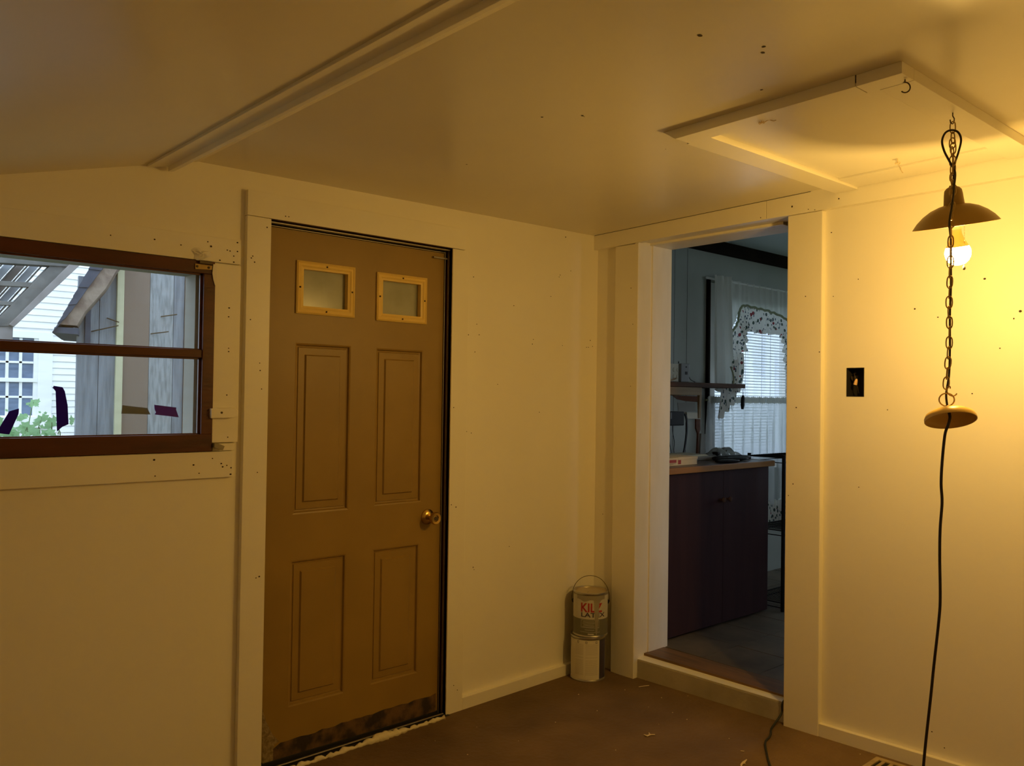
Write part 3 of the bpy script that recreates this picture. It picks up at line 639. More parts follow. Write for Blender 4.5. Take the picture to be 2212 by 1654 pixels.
# ------------------------------------------------------------------ paint cans
CX, CY = .084, -.130; TH0 = math.atan2(CAM.y-CY, CAM.x-CX)
def cyl(u, z, r, cx, cy): a = TH0+u/.0875; return (cx+r*math.cos(a), cy+r*math.sin(a), z)
def patch(u0, u1, z0, z1, r, cx, cy, n=24):
    return MB().grid(lambda s, t: cyl(u0+(u1-u0)*s, z0+(z1-z0)*t, r, cx, cy), n, 1)
def can(name, label, zb, cx, cy, h):
    t = thing(name, label, 'paint can', (cx, cy, zb), 'stacked paint cans')
    MB().lathe([(.084, 0), (.0865, .001), (.0865, .006), (.0845, .008), (.0845, h-.012), (.0865, h-.010), (.0875, h-.004), (.0865, h), (.081, h), (.080, h-.006), (.0797, h-.012), (.001, h-.013)], 48, Matrix.Translation((cx, cy, zb))).build('body', TIN, t, smooth=True, sharp=.8)
    lid = MB().lathe([(.0795, h-.007), (.0795, h-.0015), (.076, h-.001), (.073, h-.007), (.001, h-.0075)], 48, Matrix.Translation((cx, cy, zb))).build('lid', LIDM, t, smooth=True, sharp=.8)
    return t, lid
zb0 = zf(CX, CY)
HC = .214
t1, lid1 = can('paint_can', 'paint can with paper instruction label standing on the floor in the corner', zb0, CX, CY, HC)
patch(-.115, .062, zb0+.010, zb0+HC-.014, .0853, CX, CY).build('paper_label', PAPER, t1, thick=.0006)
pr = MB(); random.seed(4)
z = zb0+HC-.034
while z > zb0+.03:
    for (a, b) in ((-.068, -.022), (-.012, .052)):
        pr.grid(lambda s, t: cyl(a+(b-a-random.uniform(0, .001))*s, z+.0011*t, .0858, CX, CY), 6, 1)
    z -= .0042 if random.random() > .12 else .0105
pr.build('fine_print', mat('faded_ink', (.50, .45, .36), .6), t1)
for u in (-.052, -.008, .044):
    pi = MB()
    for q in ((u-.0045, u+.0045, .0, .0018), (u-.0045, u+.0045, .0085, .0103), (u-.0045, u-.0027, 0, .0103), (u+.0027, u+.0045, 0, .0103)):
        pi.grid(lambda s, t: cyl(q[0]+(q[1]-q[0])*s, zb0+HC-.029+q[2]+(q[3]-q[2])*t, .0858, CX, CY), 2, 1)
    pi.build('pictogram', INKB, t1)
patch(.0625, .115, zb0+.012, zb0+HC-.016, .0852, CX, CY).build('dark_label', INKD, t1, thick=.0004)
C2X, C2Y = CX+.008, CY+.006; zb1 = zb0+HC+.001
t2, lid2 = can('paint_can', 'grey primer can with red letters and wire bail, stacked on another can', zb1, C2X, C2Y, HC)
patch(-.125, .125, zb1+.010, zb1+.088, .0853, C2X, C2Y, 40).build('lower_label', CANG, t2, thick=.0005)
patch(-.125, .125, zb1+.088, zb1+HC-.013, .0853, C2X, C2Y, 40).build('upper_label', CANW, t2, thick=.0005)
def text_on_can(body, size, u0, zz, m, name, sx=1.0, bold=0):
    cu = bpy.data.curves.new('txt', 'FONT'); cu.body = body; cu.size = size; cu.offset = bold; cu.resolution_u = 3
    o = bpy.data.objects.new('txt', cu); COL.objects.link(o); dg = bpy.context.evaluated_depsgraph_get()
    me = bpy.data.meshes.new_from_object(o.evaluated_get(dg)); COL.objects.unlink(o); bpy.data.objects.remove(o)
    b = BASE[t2.name]; bm = bmesh.new(); bm.from_mesh(me); bmesh.ops.triangulate(bm, faces=bm.faces)
    for _ in range(2): bmesh.ops.subdivide_edges(bm, edges=[e for e in bm.edges if e.calc_length() > size*.12], cuts=2, use_grid_fill=False); bmesh.ops.triangulate(bm, faces=bm.faces)
    bm.to_mesh(me); bm.free()
    for v in me.vertices: v.co = Vector(cyl(u0+v.co.x*sx, zz+v.co.y, .0859, C2X, C2Y))-b
    me.materials.clear(); me.materials.append(m)
    c = bpy.data.objects.new(name, me); COL.objects.link(c); c.parent = t2; BASE[c.name] = b
text_on_can('KILZ', .060, -.052, zb1+.124, INKR, 'lettering', .92, .0016)
text_on_can('LATEX', .030, -.050, zb1+.099, INKD, 'lettering', 1.45, .0007)
pr = MB(); random.seed(9)
def bar(u0, u1, z, h=.0013): pr.grid(lambda s, t: cyl(u0+(u1-u0)*s, z+h*t, .0858, C2X, C2Y), 8, 1)
for a, b, z in ((-.048, .045, .083), (-.048, .045, .047)): bar(a, b, zb1+z)
for a in (-.048, .044): pr.grid(lambda s, t: cyl(a+.0012*s, zb1+.047+.036*t, .0858, C2X, C2Y), 1, 4)
for k in range(6): bar(-.040+random.uniform(0, .006), .022+random.uniform(-.006, .004), zb1+.077-.0052*k)
bar(-.028, .020, zb1+.036, .0018); bar(-.052, .05, zb1+.026); bar(-.012, .018, zb1+.014, .006)
pr.build('fine_print', INKW, t2)
dr = MB()
def drip(s, t):
    u = -.075+.155*s; top = HC-.012
    lowz = .183-.010*math.exp(-((u+.03)/.02)**2)-.030*math.exp(-((u-.036)/.014)**2)
    if .018 < u < .044: lowz = min(lowz, .012+.13*((u-.031)/.0125)**2)
    return cyl(u, zb1+top+(max(lowz, .010)-top)*t, .0863, C2X, C2Y)
dr.grid(drip, 70, 10).build('paint_drip', DRIPM, t2, smooth=True)
sd = Vector((math.cos(TH0+math.pi/2), math.sin(TH0+math.pi/2), 0)); cc = Vector((C2X, C2Y, zb1+.158))
for s in (-1, 1):
    MB().lathe([(.011, -.002), (.011, .003), (.006, .007), (.002, .007)], 16, Matrix.Translation(cc+sd*(s*.0845)) @ sd.to_track_quat('Z', 'Y').to_matrix().to_4x4() @ Matrix.Scale(s, 4, (0, 0, 1))).build('bail_ear', BLKP, t2, smooth=True)
bp = []
for k in range(25):
    a = math.pi*k/24; bp.append(cc+sd*(.093*math.cos(a))+Vector((0, 0, .128*math.sin(a)**.8 if 0 < k < 24 else 0))+Vector((math.cos(TH0), math.sin(TH0), 0))*(.012*math.sin(a)))
MB().tube(bp, .0014, 7).build('bail_handle', DARKM, t2, smooth=True, sharp=2)
MB().tube([(C2X+.004, C2Y-.02, zb1+HC-.006), (C2X+.012, C2Y-.035, zb1+HC-.006)], .0012, 5).build('lid_scratch', DRIPM, lid2)

# ------------------------------------------------------------------ floor register, cord and litter
ve = thing('floor_register', 'worn tan metal floor register beside the skirting board', 'vent', (1.55, -.12, zf(1.55, -.12)))
va, vb = Vector((1.478, -.028, 0)), Vector((1.80, -.028, 0))
def vbox(nm, x0, x1, y0, y1, h0, h1, m): MB().hexa([(x, y, zf(x, y)+h0) for x, y in ((x0, y0), (x1, y0), (x1, y1), (x0, y1))], [(x, y, zf(x, y)+h1) for x, y in ((x0, y0), (x1, y0), (x1, y1), (x0, y1))]).build(nm, m, ve, bevel=.0008)
vbox('frame', 1.478, 1.498, -.19, -.028, 0, .006, VENT); vbox('frame', 1.78, 1.80, -.19, -.028, 0, .006, VENT)
vbox('frame', 1.498, 1.78, -.05, -.028, 0, .006, VENT); vbox('frame', 1.498, 1.78, -.19, -.168, 0, .006, VENT)
vbox('well', 1.498, 1.78, -.168, -.05, 0, .0008, BOXD)
for k in range(9): vbox('louver', 1.51+k*.03, 1.522+k*.03, -.168, -.05, .0008, .005, VENT)
ec = [Vector((1.04, .9, .126)), Vector((1.05, .4, .126)), Vector((1.055, .16, .130)), Vector((1.058, .062, .125)), Vector((1.056, .022, .108)), Vector((1.060, .008, .07))] + [at_f(a, b, .005) for a, b in ((1667, 1572), (1665, 1585), (1661, 1593), (1655, 1599), (1653, 1606), (1654, 1615), (1658, 1635), (1661, 1646), (1667, 1660), (1690, 1700), (1700, 1800))]
o = MB().tube(smooth_path(ec), .0042, 8).build('extension_cord', CORDG, None, smooth=True, sharp=2)
tag(o, 'dark thin extension cord trailing over the doorstep onto the floor', 'cord')
def chip(name, label, segs, grp=None):
    mb = MB()
    for pts, w in segs:
        q = [at_f(a, b, .003) for a, b in pts]; mb.tube(q, w, 5, rz=.0016)
    o = mb.build(name, CHIP, None); tag(o, label, 'wood chip', grp)
chip('wood_chip', 'forked pale wood chip lying on the open floor', [([(1391, 1586), (1398, 1589), (1404, 1586), (1415, 1586)], [.002, .007, .005, .003]), ([(1404, 1587), (1402, 1582)], [.004, .002])])
chip('wood_chip', 'splintered pale wood chip near the bottom edge left of the cord', [([(1600, 1652), (1606, 1646), (1613, 1640)], [.003, .006, .002]), ([(1606, 1647), (1610, 1649)], [.003, .002]), ([(1602, 1650), (1601, 1656)], [.004, .003])])
chip('wood_splinter', 'thin straight wood splinter on the floor beside the doorstep', [([(1380, 1483), (1402, 1480)], [.0025, .003])])
chip('wood_splinter', 'faint small pale splinter between the wood chip and the cord', [([(1600, 1621), (1608, 1622)], [.002, .002])])
gr = MB(); random.seed(12)
for a, b in ((1395, 1469), (1429, 1507), (1453, 1539), (1423, 1564), (1401, 1527), (1575, 1595), (1486, 1503), (1484, 1554), (1858, 1629), (1290, 1535), (1350, 1490), (1200, 1560), (1120, 1600), (1330, 1620), (1030, 1570), (1250, 1500), (940, 1600), (1010, 1630)):
    p = at_f(a, b); r = random.uniform(.0015, .0035); gr.lathe([(r*.8, 0), (r, r*.4), (r*.3, r)], 5, Matrix.Translation(p))
o = gr.build('grit', CHIP, fl); o['kind'] = 'stuff'

# ================================================================== THE KITCHEN BEYOND THE DOORWAY
KX, KF, KC, KY = -.40, .12, 2.455, 3.7
KW = wall('x', KX-.12, KX, .25, KY+.1, -.35, 2.6, [(1.60, 2.66, .92, 2.10)], 'wall_kitchen', KWALL)
struct(KW, 'dim grey-green kitchen wall with curtained window seen through the doorway', 'wall')
struct(wall('y', KY, KY+.12, KX-.12, 3.3, -.35, 2.6, [(.15, 1.1, .92, 2.2)], 'wall_kitchen_far', KWALL), 'far kitchen wall hidden beside the doorway', 'wall')  # the unseen window opening is added to let daylight into the kitchen
struct(wall('x', 3.2, 3.32, .25, KY, -.35, 2.6, [(.35, 1.2, .92, 2.2)], 'wall_kitchen_right', KWALL), 'right kitchen wall hidden behind the doorway wall', 'wall')  # second out-of-view opening, added to brighten the kitchen with sky light
struct(bx('ceiling_kitchen', KCEIL, None, KX-.12, 3.32, .1, KY+.12, KC, KC+.1, bevel=0), 'pale shadowed kitchen ceiling above the dark beam', 'ceiling')
kf = struct(bx('floor_kitchen', GROUT, None, KX, 3.2, .238, KY, KF-.1, KF-.004, bevel=0), 'dark square tiled kitchen floor beyond the doorstep', 'floor')
for i in range(-3, 7):
    for j in range(-1, 8):
        x0, y0 = .4985+i*.3075, .55+j*.3075; x1, y1 = x0+.3035, y0+.3035
        x0, y0 = max(x0, KX), max(y0, .24); 
        if x1-x0 < .02 or y1-y0 < .02 or x1 > 3.1: continue
        bx('tile', TILEM, kf, x0, x1, y0, y1, KF-.006, KF+random.uniform(-.0006, .0006), bevel=.0015)
for y in (1.10, 1.165, 1.30): bx('panel_groove', BEAMM, KW, KX-.001, KX+.0006, y, y+.0025, .12, 2.37, bevel=0)
o = bx('ceiling_beam', BEAMM, None, KX, KX+.05, .26, KY, 2.375, KC, bevel=.003)
tag(o, 'dark brown cornice beam along the kitchen ceiling', 'beam')
# window, blind, curtains
w2 = thing('window_2', 'white kitchen window behind a slatted blind', 'window', (KX, 2.13, .92), kind='structure')
for a in ((1.60, 1.645, .92, 2.10), (2.615, 2.66, .92, 2.10), (1.645, 2.615, .92, .97), (1.645, 2.615, 2.05, 2.10)): bx('frame', WINW, w2, KX-.10, KX-.045, *a)
bx('pane', GLASSK, w2, KX-.075, KX-.072, 1.64, 2.62, .965, 2.055, bevel=0)
for y in (1.545, 2.66): bx('casing', WINW, w2, KX, KX+.016, y, y+.055, .86, 2.17)
bx('edge_strip', BEAMM, w2, KX, KX+.022, 1.512, 1.534, .86, 2.19)
bx('casing', WINW, w2, KX, KX+.016, 1.60, 2.66, 2.10, 2.17)
bx('sill', WINW, w2, KX-.1, KX+.04, 1.545, 2.715, .885, .92)
bl = thing('window_blind', 'white horizontal slat blind hanging in the kitchen window', 'blind', (KX, 2.13, .93))
SL = MB().prism([(-.0115, -.0042), (0, -.0018), (.0115, -.0042), (.0115, -.0030), (0, -.0006), (-.0115, -.0030)], 'y', 1.605, 2.655).mesh('slat', SLATM)
z = .945
while z < 2.05:
    place(SL, 'slat', bl, Matrix.Translation((KX-.018, 0, z)) @ Matrix.Translation(Vector((0, 2.13, 0))) @ Matrix.Rotation(math.radians(-12), 4, 'Y') @ Matrix.Translation((0, -2.13, 0))); z += .0212
bx('head_rail', SLATM, bl, KX-.032, KX-.004, 1.605, 2.655, 2.055, 2.09); bx('bottom_rail', SLATM, bl, KX-.03, KX-.006, 1.605, 2.655, .924, .936)
for y in (2.0, 2.33): MB().tube([(KX-.004, y, .93), (KX-.004, y, 2.06)], .0012, 5).build('ladder_cord', SLATM, bl)
MB().tube([(KX+.012, 1.80, 1.95), (KX+.014, 1.805, 1.31)], .004, 8).build('tilt_wand', GREYP, bl, smooth=True)
CXP = KX+.045
def fold(y, z, amp=.010, fr=70, ph=0): return amp*math.sin(fr*y+ph+1.5*math.sin(9*y))+.4*amp*math.sin(fr*2.3*y+2+z)
OUT = [(1.645, 1.78), (1.69, 1.815), (1.755, 1.865), (1.805, 1.92), (1.812, 1.985), (1.845, 2.03), (1.90, 2.04), (2.0, 2.033), (2.1, 2.03), (2.2, 2.022), (2.3, 2.012), (2.40, 1.992), (2.48, 1.96), (2.54, 1.91), (2.585, 1.86), (2.63, 1.80), (2.70, 1.77)]
INN = [(1.705, 1.590), (1.745, 1.625), (1.80, 1.675), (1.905, 1.735), (1.885, 1.835), (1.90, 1.862), (1.95, 1.868), (2.02, 1.858), (2.10, 1.856), (2.2, 1.858), (2.3, 1.862), (2.37, 1.865), (2.40, 1.80), (2.425, 1.70), (2.45, 1.60), (2.55, 1.55), (2.66, 1.55)]
def lerpP(Ls, s):
    t = s*(len(Ls)-1); i = min(int(t), len(Ls)-2); f = t-i
    return (Ls[i][0]+(Ls[i+1][0]-Ls[i][0])*f, Ls[i][1]+(Ls[i+1][1]-Ls[i][1])*f)
va = thing('curtain_valance', 'white arched valance with floral ruffle over the kitchen window', 'curtain', (CXP, 2.13, 1.6))
def vtop(s, t):
    y, z = lerpP(OUT, s); y0 = 1.60+(2.72-1.60)*s; zt = 2.205-.01*s
    yy = y0+(y-y0)*t; zz = zt+(z-zt)*t; return (CXP+fold(yy, zz, .007+.006*t), yy, zz)
MB().grid(vtop, 160, 14).build('gathered_top', CURT, va, smooth=True, sharp=3)
def vruf(s, t):
    a, b = lerpP(OUT, s), lerpP(INN, s); y = a[0]+(b[0]-a[0])*t; z = a[1]+(b[1]-a[1])*t
    return (CXP+.012+(.004+.02*t)*math.sin(150*s)+.006*t, y, z+.006*t*math.sin(95*s))
MB().grid(vruf, 200, 8).build('floral_ruffle', FLORAL, va, smooth=True, sharp=3)
MB().tube([Vector((CXP+.016, *lerpP(OUT, k/90)))+Vector((.003*math.sin(k*1.9), 0, .004*math.sin(k*1.3))) for k in range(91)], .0085, 7).build('piping', PIPING, va, smooth=True, sharp=3)
MB().tube([(CXP, 1.45, 2.19), (CXP, 2.75, 2.19)], .008, 8).build('rod', WINW, va)
sp = thing('side_curtain', 'long white side curtain with floral ruffle left of the kitchen window', 'curtain', (CXP+.05, 1.56, 1.25))
def side(s, t):
    z = 2.205-(2.205-1.44)*t - .06*(1-s)*0
    yl = 1.462+.012*t; yr = 1.635+.03*t+.03*t*t
    y = yl+(yr-yl)*s; return (CXP+.045+.03*s+.014*math.sin(16*s+1)+.006*math.sin(38*s), y, z-.03*s*t)
MB().grid(side, 40, 20).build('panel', CURT, sp, smooth=True, sharp=3)
def jab(s, t):
    zt = 1.67-.12*s*0; y0 = 1.585+.04*t; y1 = 1.70-.015*t+.035*math.sin(t*3.0)
    z = 1.70-.27*t; y = y0+(y1-y0)*s
    return (CXP+.10+.016*math.sin(14*s+4*t)+.01*s, y, z-.05*(1-s)*(1-t)*2)
MB().grid(jab, 24, 14).build('ruffle', FLORAL, sp, smooth=True, sharp=3)
def jab2(s, t):
    y = 1.485+.20*s-.03*t; zt = 1.46; zb = 1.235+.135*s+.012*math.sin(20*s)
    return (CXP+.095+.014*math.sin(22*s+2*t), y, zt+(zb-zt)*t)
MB().grid(jab2, 30, 10).build('ruffle', FLORAL, sp, smooth=True, sharp=3)
MB().tube([Vector(jab(0, k/20))+Vector((.004, -.002, 0)) for k in range(21)], .005, 6).build('piping', PIPING, sp, smooth=True, sharp=3)
cf = thing('cafe_curtain', 'sheer white cafe curtain with floral hem on a rod across the window', 'curtain', (CXP, 2.1, .5))
def cafe(s, t):
    y = 1.465+1.27*s; z = 1.395-(1.395-.62)*t; a = .006+.014*min(1, t*3)
    return (CXP+fold(y, z*.2, a, 58, .4*t)+.012*math.sin(9*y+1), y+.006*math.sin(70*y)*t, z)
MB().grid(cafe, 220, 12).build('sheer', CAFE, cf, smooth=True, sharp=3)
def hem(s, t):
    y = 1.465+1.27*s; z = .65-.15*t; return (CXP+.01+fold(y, 0, .02+.012*t, 80), y, z)
MB().grid(hem, 220, 4).build('floral_hem', FLORAL, cf, smooth=True, sharp=3)
MB().tube([(CXP+.004, 1.45, 1.375), (CXP+.004, 2.75, 1.375)], .007, 8).build('rod', PIPING, cf)
hd = MB().grid(lambda s, t: (CXP+.016+.004*math.sin(400*s), 1.465+1.27*s, 1.40-.045*t+.004*math.sin(300*s)), 260, 3).build('heading', CURT, cf, smooth=True, sharp=3)
# cabinet and counter
cb = thing('base_cabinet', 'dark brown two-door base cabinet under the kitchen counter', 'cabinet', (-.08, .795, KF))
bx('body', CABM, cb, KX+.03, .20, .305, 1.287, KF+.005, .986)
bx('end_strip', CABE, cb, .20, .2215, .300, .3095, KF+.01, .985)
for y0, y1, yk in ((.311, .8165, .785), (.8185, 1.284, .848)):
    d = bx('door', CABM, cb, .2005, .221, y0, y1, KF+.012, .983)
    MB().lathe([(.006, 0), (.005, .010), (.0125, .018), (.0155, .026), (.0125, .033), (.003, .035)], 20, Matrix.Translation((.221, yk, .822)) @ Matrix.Rotation(math.pi/2, 4, 'Y')).build('knob', KNOBM, d, smooth=True)
ct_ = thing('countertop', 'brown laminate countertop with orange wood front edge', 'countertop', (-.08, .79, .986))
bx('slab', COUNTER, ct_, KX+.02, .232, .262, 1.312, .9865, 1.02)
bx('front_edge', EDGEW, ct_, .2325, .247, .262, 1.312, .9865, 1.0195, bevel=.004)
bx('end_edge', CABE, ct_, KX+.02, .2325, 1.3125, 1.318, .9865, 1.0195)
# things on the counter
CT = 1.0205
o = thing('food_box', 'cream cardboard box with red print lying on the counter', 'box', (.10, .47, CT))
bx('carton', CARD, o, .03, .168, .33, .642, CT, CT+.043, bevel=.003)
bx('lid_flap', CARD, o, .025, .1695, .47, .646, CT+.030, CT+.0455, bevel=.002)
bx('red_panel', REDP, o, .168, .1686, .35, .455, CT+.017, CT+.033, bevel=0)
bx('red_emblem', REDP, o, .168, .1686, .47, .495, CT+.008, CT+.034, bevel=0)
for k in range(3): bx('print_line', CABE, o, .168, .1684, .35+.01*k, .45-.02*k, CT+.012-.0035*k, CT+.0135-.0035*k, bevel=0)
o = thing('paper_tray', 'flat pale grey tray behind the cardboard box on the counter', 'tray', (-.08, .90, CT))
MB().hexa([(-.18, .72, CT), (.0, .72, CT), (.02, 1.0, CT), (-.18, 1.0, CT)], [(-.19, .71, CT+.022), (.01, .71, CT+.022), (.03, 1.01, CT+.022), (-.19, 1.01, CT+.022)]).build('tray', NOTE, o, bevel=.004)
MB().hexa([(-.17, .73, CT+.0225), (-.01, .73, CT+.0225), (.005, .985, CT+.0225), (-.17, .985, CT+.0225)], [(-.17, .73, CT+.034), (-.01, .73, CT+.034), (-.005, .97, CT+.034), (-.17, .97, CT+.034)]).build('paper_stack', IVORY, o, bevel=.003)
def pouch(lbl, p, q, w, h, m=BLKP):
    p, q = Vector((*p, CT+h)), Vector((*q, CT+h)); n = 10
    o = MB().tube([p.lerp(q, k/n) for k in range(n+1)], [max(.004, w*math.sin(math.pi*(.08+.84*k/n))**.45) for k in range(n+1)], 14)
    z0 = CT+h
    o.v = [Vector((v.x, v.y, CT+h+(v.z-z0)*h/w)) for v in o.v]
    tag(o.build('knife_case', m, None, smooth=True, sharp=2), lbl, 'knife case', 'dark cases on the counter')
pouch('nearest of the black cases lying on the counter edge', (.185, .80), (.205, .985), .022, .010)
pouch('middle one of the black cases lying on the counter', (.115, .88), (.165, 1.14), .026, .013)
pouch('rear black case lying on the counter before the plastic bag', (.075, .93), (.118, 1.24), .022, .0155)
o = bx('small_jar', BLKP, None, -.02, .02, 1.05, 1.085, CT, CT+.045, bevel=.006); tag(o, 'small black block standing behind the dark cases', 'block')
random.seed(21)
def bag(s, t):
    x = -.10+.14*t; y = 1.03+.27*s; h = .058*math.sin(math.pi*min(1, max(0, .04+.92*s)))**.5*math.sin(math.pi*(.05+.9*t))**.6
    return (x+.01*math.sin(20*s), y+.008*math.sin(11*t), CT+.001+max(0, h*(1+.16*math.sin(17*s+5*t)+.1*math.sin(31*t-9*s))))
o = MB().grid(bag, 26, 14).build('plastic_bag', PLASTIC, None, smooth=True, sharp=.5, thick=.001); tag(o, 'crumpled grey plastic bag at the end of the counter', 'bag')
# wire rack
rk = thing('wire_rack', 'black wire shelf rack standing beside the kitchen cabinet', 'rack', (.09, 1.60, KF))
for x in (.285, .05):
    for y in (1.345, 2.15): MB().tube([(x, y, KF), (x, y, 1.052)], .011, 12).build('post', BLKP, rk, smooth=True)
for z in (1.035, .60, .17):
    s_ = MB()
    for x in (.285, .05): s_.tube([(x, 1.345, z), (x, 2.15, z)], .004, 6).tube([(x, 1.345, z-.03), (x, 2.15, z-.03)], .003, 6)
    for y in (1.345, 2.15): s_.tube([(.05, y, z), (.285, y, z)], .004, 6).tube([(.05, y, z-.03), (.285, y, z-.03)], .003, 6)
    for k in range(1, 30): y = 1.345+.805*k/30; s_.tube([(.05, y, z+.003), (.285, y, z+.003)], .002, 5)
    for k in range(18): y = 1.345+.805*k/18; s_.tube([(.285, y, z), (.285, y+.02, z-.03), (.285, y+.043, z)], .0018, 5)
    s_.build('wire_shelf', BLKP, rk, smooth=True)
# wall shelf and what hangs on it
sh = thing('wall_shelf', 'dark wooden wall shelf with pale apron in the kitchen', 'shelf', (-.26, .93, 1.41))
bx('board', SHELFW, sh, KX+.001, -.12, .262, 1.56, 1.454, 1.481)
bx('apron', APRON, sh, -.150, -.132, .262, 1.10, 1.404, 1.452)
MB().hexa([(KX+.001, 1.065, 1.40), (-.16, 1.065, 1.404), (-.152, 1.098, 1.404), (KX+.001, 1.098, 1.40)], [(KX+.001, 1.065, 1.452), (-.151, 1.065, 1.452), (-.151, 1.098, 1.452), (KX+.001, 1.098, 1.452)]).build('bracket', APRON, sh)
MB().prism([(-.150, 1.404), (-.132, 1.404), (-.138, 1.262), (-.146, 1.262)], 'y', 1.078, 1.099).build('bracket_tip', APRON, sh)
o = thing('socket_plate', 'ivory double wall outlet plate above the kitchen shelf', 'outlet', (KX, 1.18, 1.50))
bx('plate', IVORY, o, KX, KX+.006, 1.118, 1.252, 1.492, 1.606, bevel=.002)
for y in (1.165, 1.205):
    for z in (1.525, 1.568): MB().lathe([(.015, 0), (.015, .003), (.013, .0035)], 18, Matrix.Translation((KX+.006, y, z)) @ Matrix.Rotation(math.pi/2, 4, 'Y')).build('socket', IVORY, o)
o = thing('power_adapter', 'grey upright power adapter standing on the wall shelf', 'adapter', (-.16, .92, 1.4815))
bx('case', GREYP, o, -.148, -.125, .88, .962, 1.4815, 1.594, bevel=.005)
bx('port', BLKP, o, -.1255, -.1235, .918, .940, 1.527, 1.545, bevel=0); bx('port', BLKP, o, -.1255, -.1235, .922, .934, 1.568, 1.577, bevel=0)
MB().tube([(-.16, .9, 1.594), (-.16, .9, 1.606)], .003, 8).build('antenna', BLKP, o)
MB().tube(smooth_path([Vector((-.15, .962, 1.545)), Vector((-.15, .985, 1.525)), Vector((-.16, 1.02, 1.50)), Vector((-.17, 1.08, 1.485))]), .0022, 6).build('cable', BLKP, o, smooth=True)
o = MB().tube([(-.14, .79, 1.486), (-.16, .875, 1.503)], .005, 6).build('wooden_stick', APRON); tag(o, 'short tan wooden stick leaning against the grey adapter', 'stick')
o = thing('hanging_pouch', 'small dark pouch hanging by a string from the shelf end', 'pouch', (-.12, 1.54, 1.31))
MB().tube([(-.122, 1.53, 1.318), (-.122, 1.532, 1.345), (-.122, 1.535, 1.39), (-.122, 1.537, 1.41)], [.008, .0135, .013, .005], 10).build('case', BLKP, o, smooth=True)
MB().tube([(-.122, 1.536, 1.41), (-.122, 1.522, 1.454)], .0013, 5).tube([(-.122, 1.536, 1.41), (-.122, 1.545, 1.454)], .0013, 5).build('string', BLKP, o)
o = thing('charger_box', 'black charger box with thin cables under the kitchen shelf', 'charger', (-.33, 1.06, 1.2))
bx('case', BLKP, o, KX+.002, -.28, .97, 1.125, 1.212, 1.300, bevel=.006)
bx('grey_label', GREYP, o, -.2805, -.279, .985, .995, 1.255, 1.295, bevel=0)
for a, b in ((1.0, .0), (1.03, .02)): MB().tube(smooth_path([Vector((-.30, a, 1.214)), Vector((-.295, a-.004, 1.17)), Vector((-.29, a-.012+b, 1.11)), Vector((-.29, a+.004, 1.06)), Vector((-.28, a, 1.024))]), .002, 6).build('cable', BLKP, o, smooth=True)
for a in (1.13, 1.137): MB().tube(smooth_path([Vector((-.30, a-.01, 1.29)), Vector((-.29, a+.02, 1.27)), Vector((-.285, a+.025, 1.2)), Vector((-.28, a+.005, 1.1)), Vector((-.27, a-.03, 1.024))]), .005, 7).build('thick_cable', BLKP, o, smooth=True)
def kpl(name, lbl, cat, L, m, th=.002, X=KX+.001): tag(MB().prism(pxp(L, X), 'x', X, X+th).build(name, m), lbl, cat)
kpl('wall_note', 'pale paper note pinned on the kitchen wall under the shelf', 'paper', [(1463, 870), (1501, 869), (1503, 888), (1466, 890)], NOTE)
kpl('power_strip', 'pale power strip with a red switch under the kitchen shelf', 'power strip', [(1478, 890), (1507, 891), (1506, 904), (1480, 904)], IVORY, .02)
kpl('pinned_card', 'reddish card fixed high under the kitchen shelf', 'card', [(1452, 854), (1514, 856), (1505, 868), (1480, 866), (1462, 862)], PADDLE, .004)
kpl('wooden_paddle', 'red brown wooden paddle hanging on the kitchen wall', 'paddle', [(1501, 905), (1510, 905), (1510, 928), (1507, 936), (1506, 985), (1503, 985), (1505, 936), (1501, 925)], PADDLE, .012)
kpl('cutting_board', 'grey brown board leaning on the wall beside the curtain', 'board', [(1511, 936), (1523, 937), (1522, 984), (1508, 984)], NOTE, .015)

# ================================================================== OUTSIDE THE WINDOW
gd = bx('ground', GRASS, None, -30, 12, -20, 25, -.62, -.5, bevel=0); struct(gd, 'green garden ground outside the window', 'ground')
gw = thing('backdrop_wall', 'pale grey boarded garage wall added to dim the sky behind the kitchen blind', 'backdrop', (-4.2, 9, -.5))  # invented wall, added so the sky behind the slats is less bright
for k in range(26): bx('board', BACKDROP, gw, -4.25, -4.2-.006*(k % 2), 3.6+.40*k, 3.99+.40*k, -.5, 3.6, bevel=.004)
bx('roof_edge', SHINGLE, gw, -4.4, -4.0, 3.5, 14.1, 3.6, 3.75)
# white clapboard house
HX = -9.5
def hx(a, b): v = at_x(a, b, HX); return v.y, v.z
ho = thing('clapboard_house', 'white clapboard house with a white sash window beyond the garden', 'house', (HX, 0, -.5))
ya, yb = -5.2, 4.5
bx('wall', CLAP, ho, HX-.5, HX-.02, ya, yb, -.5, 5.2, bevel=0)
wy1 = hx(72, 790)[0]; wz0 = hx(60, 897)[1]; wz1 = hx(60, 730)[1]; cy1 = hx(112, 800)[0]; cz1 = hx(60, 716)[1]; wy0 = wy1-.95; cz0 = wz0-.12
pitch = hx(100, 697)[1]-hx(100, 711)[1]; z = -.5; k = 0
me_full = None
while z < 5.1:
    segs = [(ya, yb)] if (z > cz1-.01 or z+pitch < cz0) else [(ya, wy0-.32), (cy1, yb)]
    for (a, b) in segs:
        MB().prism([(HX-.022, z), (HX+.012, z), (HX-.004, z+pitch+.012), (HX-.022, z+pitch+.012)], 'y', a, b).build('clapboard', CLAP, ho)
    z += pitch
bx('window_casing', WINW, ho, HX-.02, HX+.035, wy1+.05, cy1, cz0, cz1); bx('window_casing', WINW, ho, HX-.02, HX+.035, wy0-.32, wy0-.05, cz0, cz1)
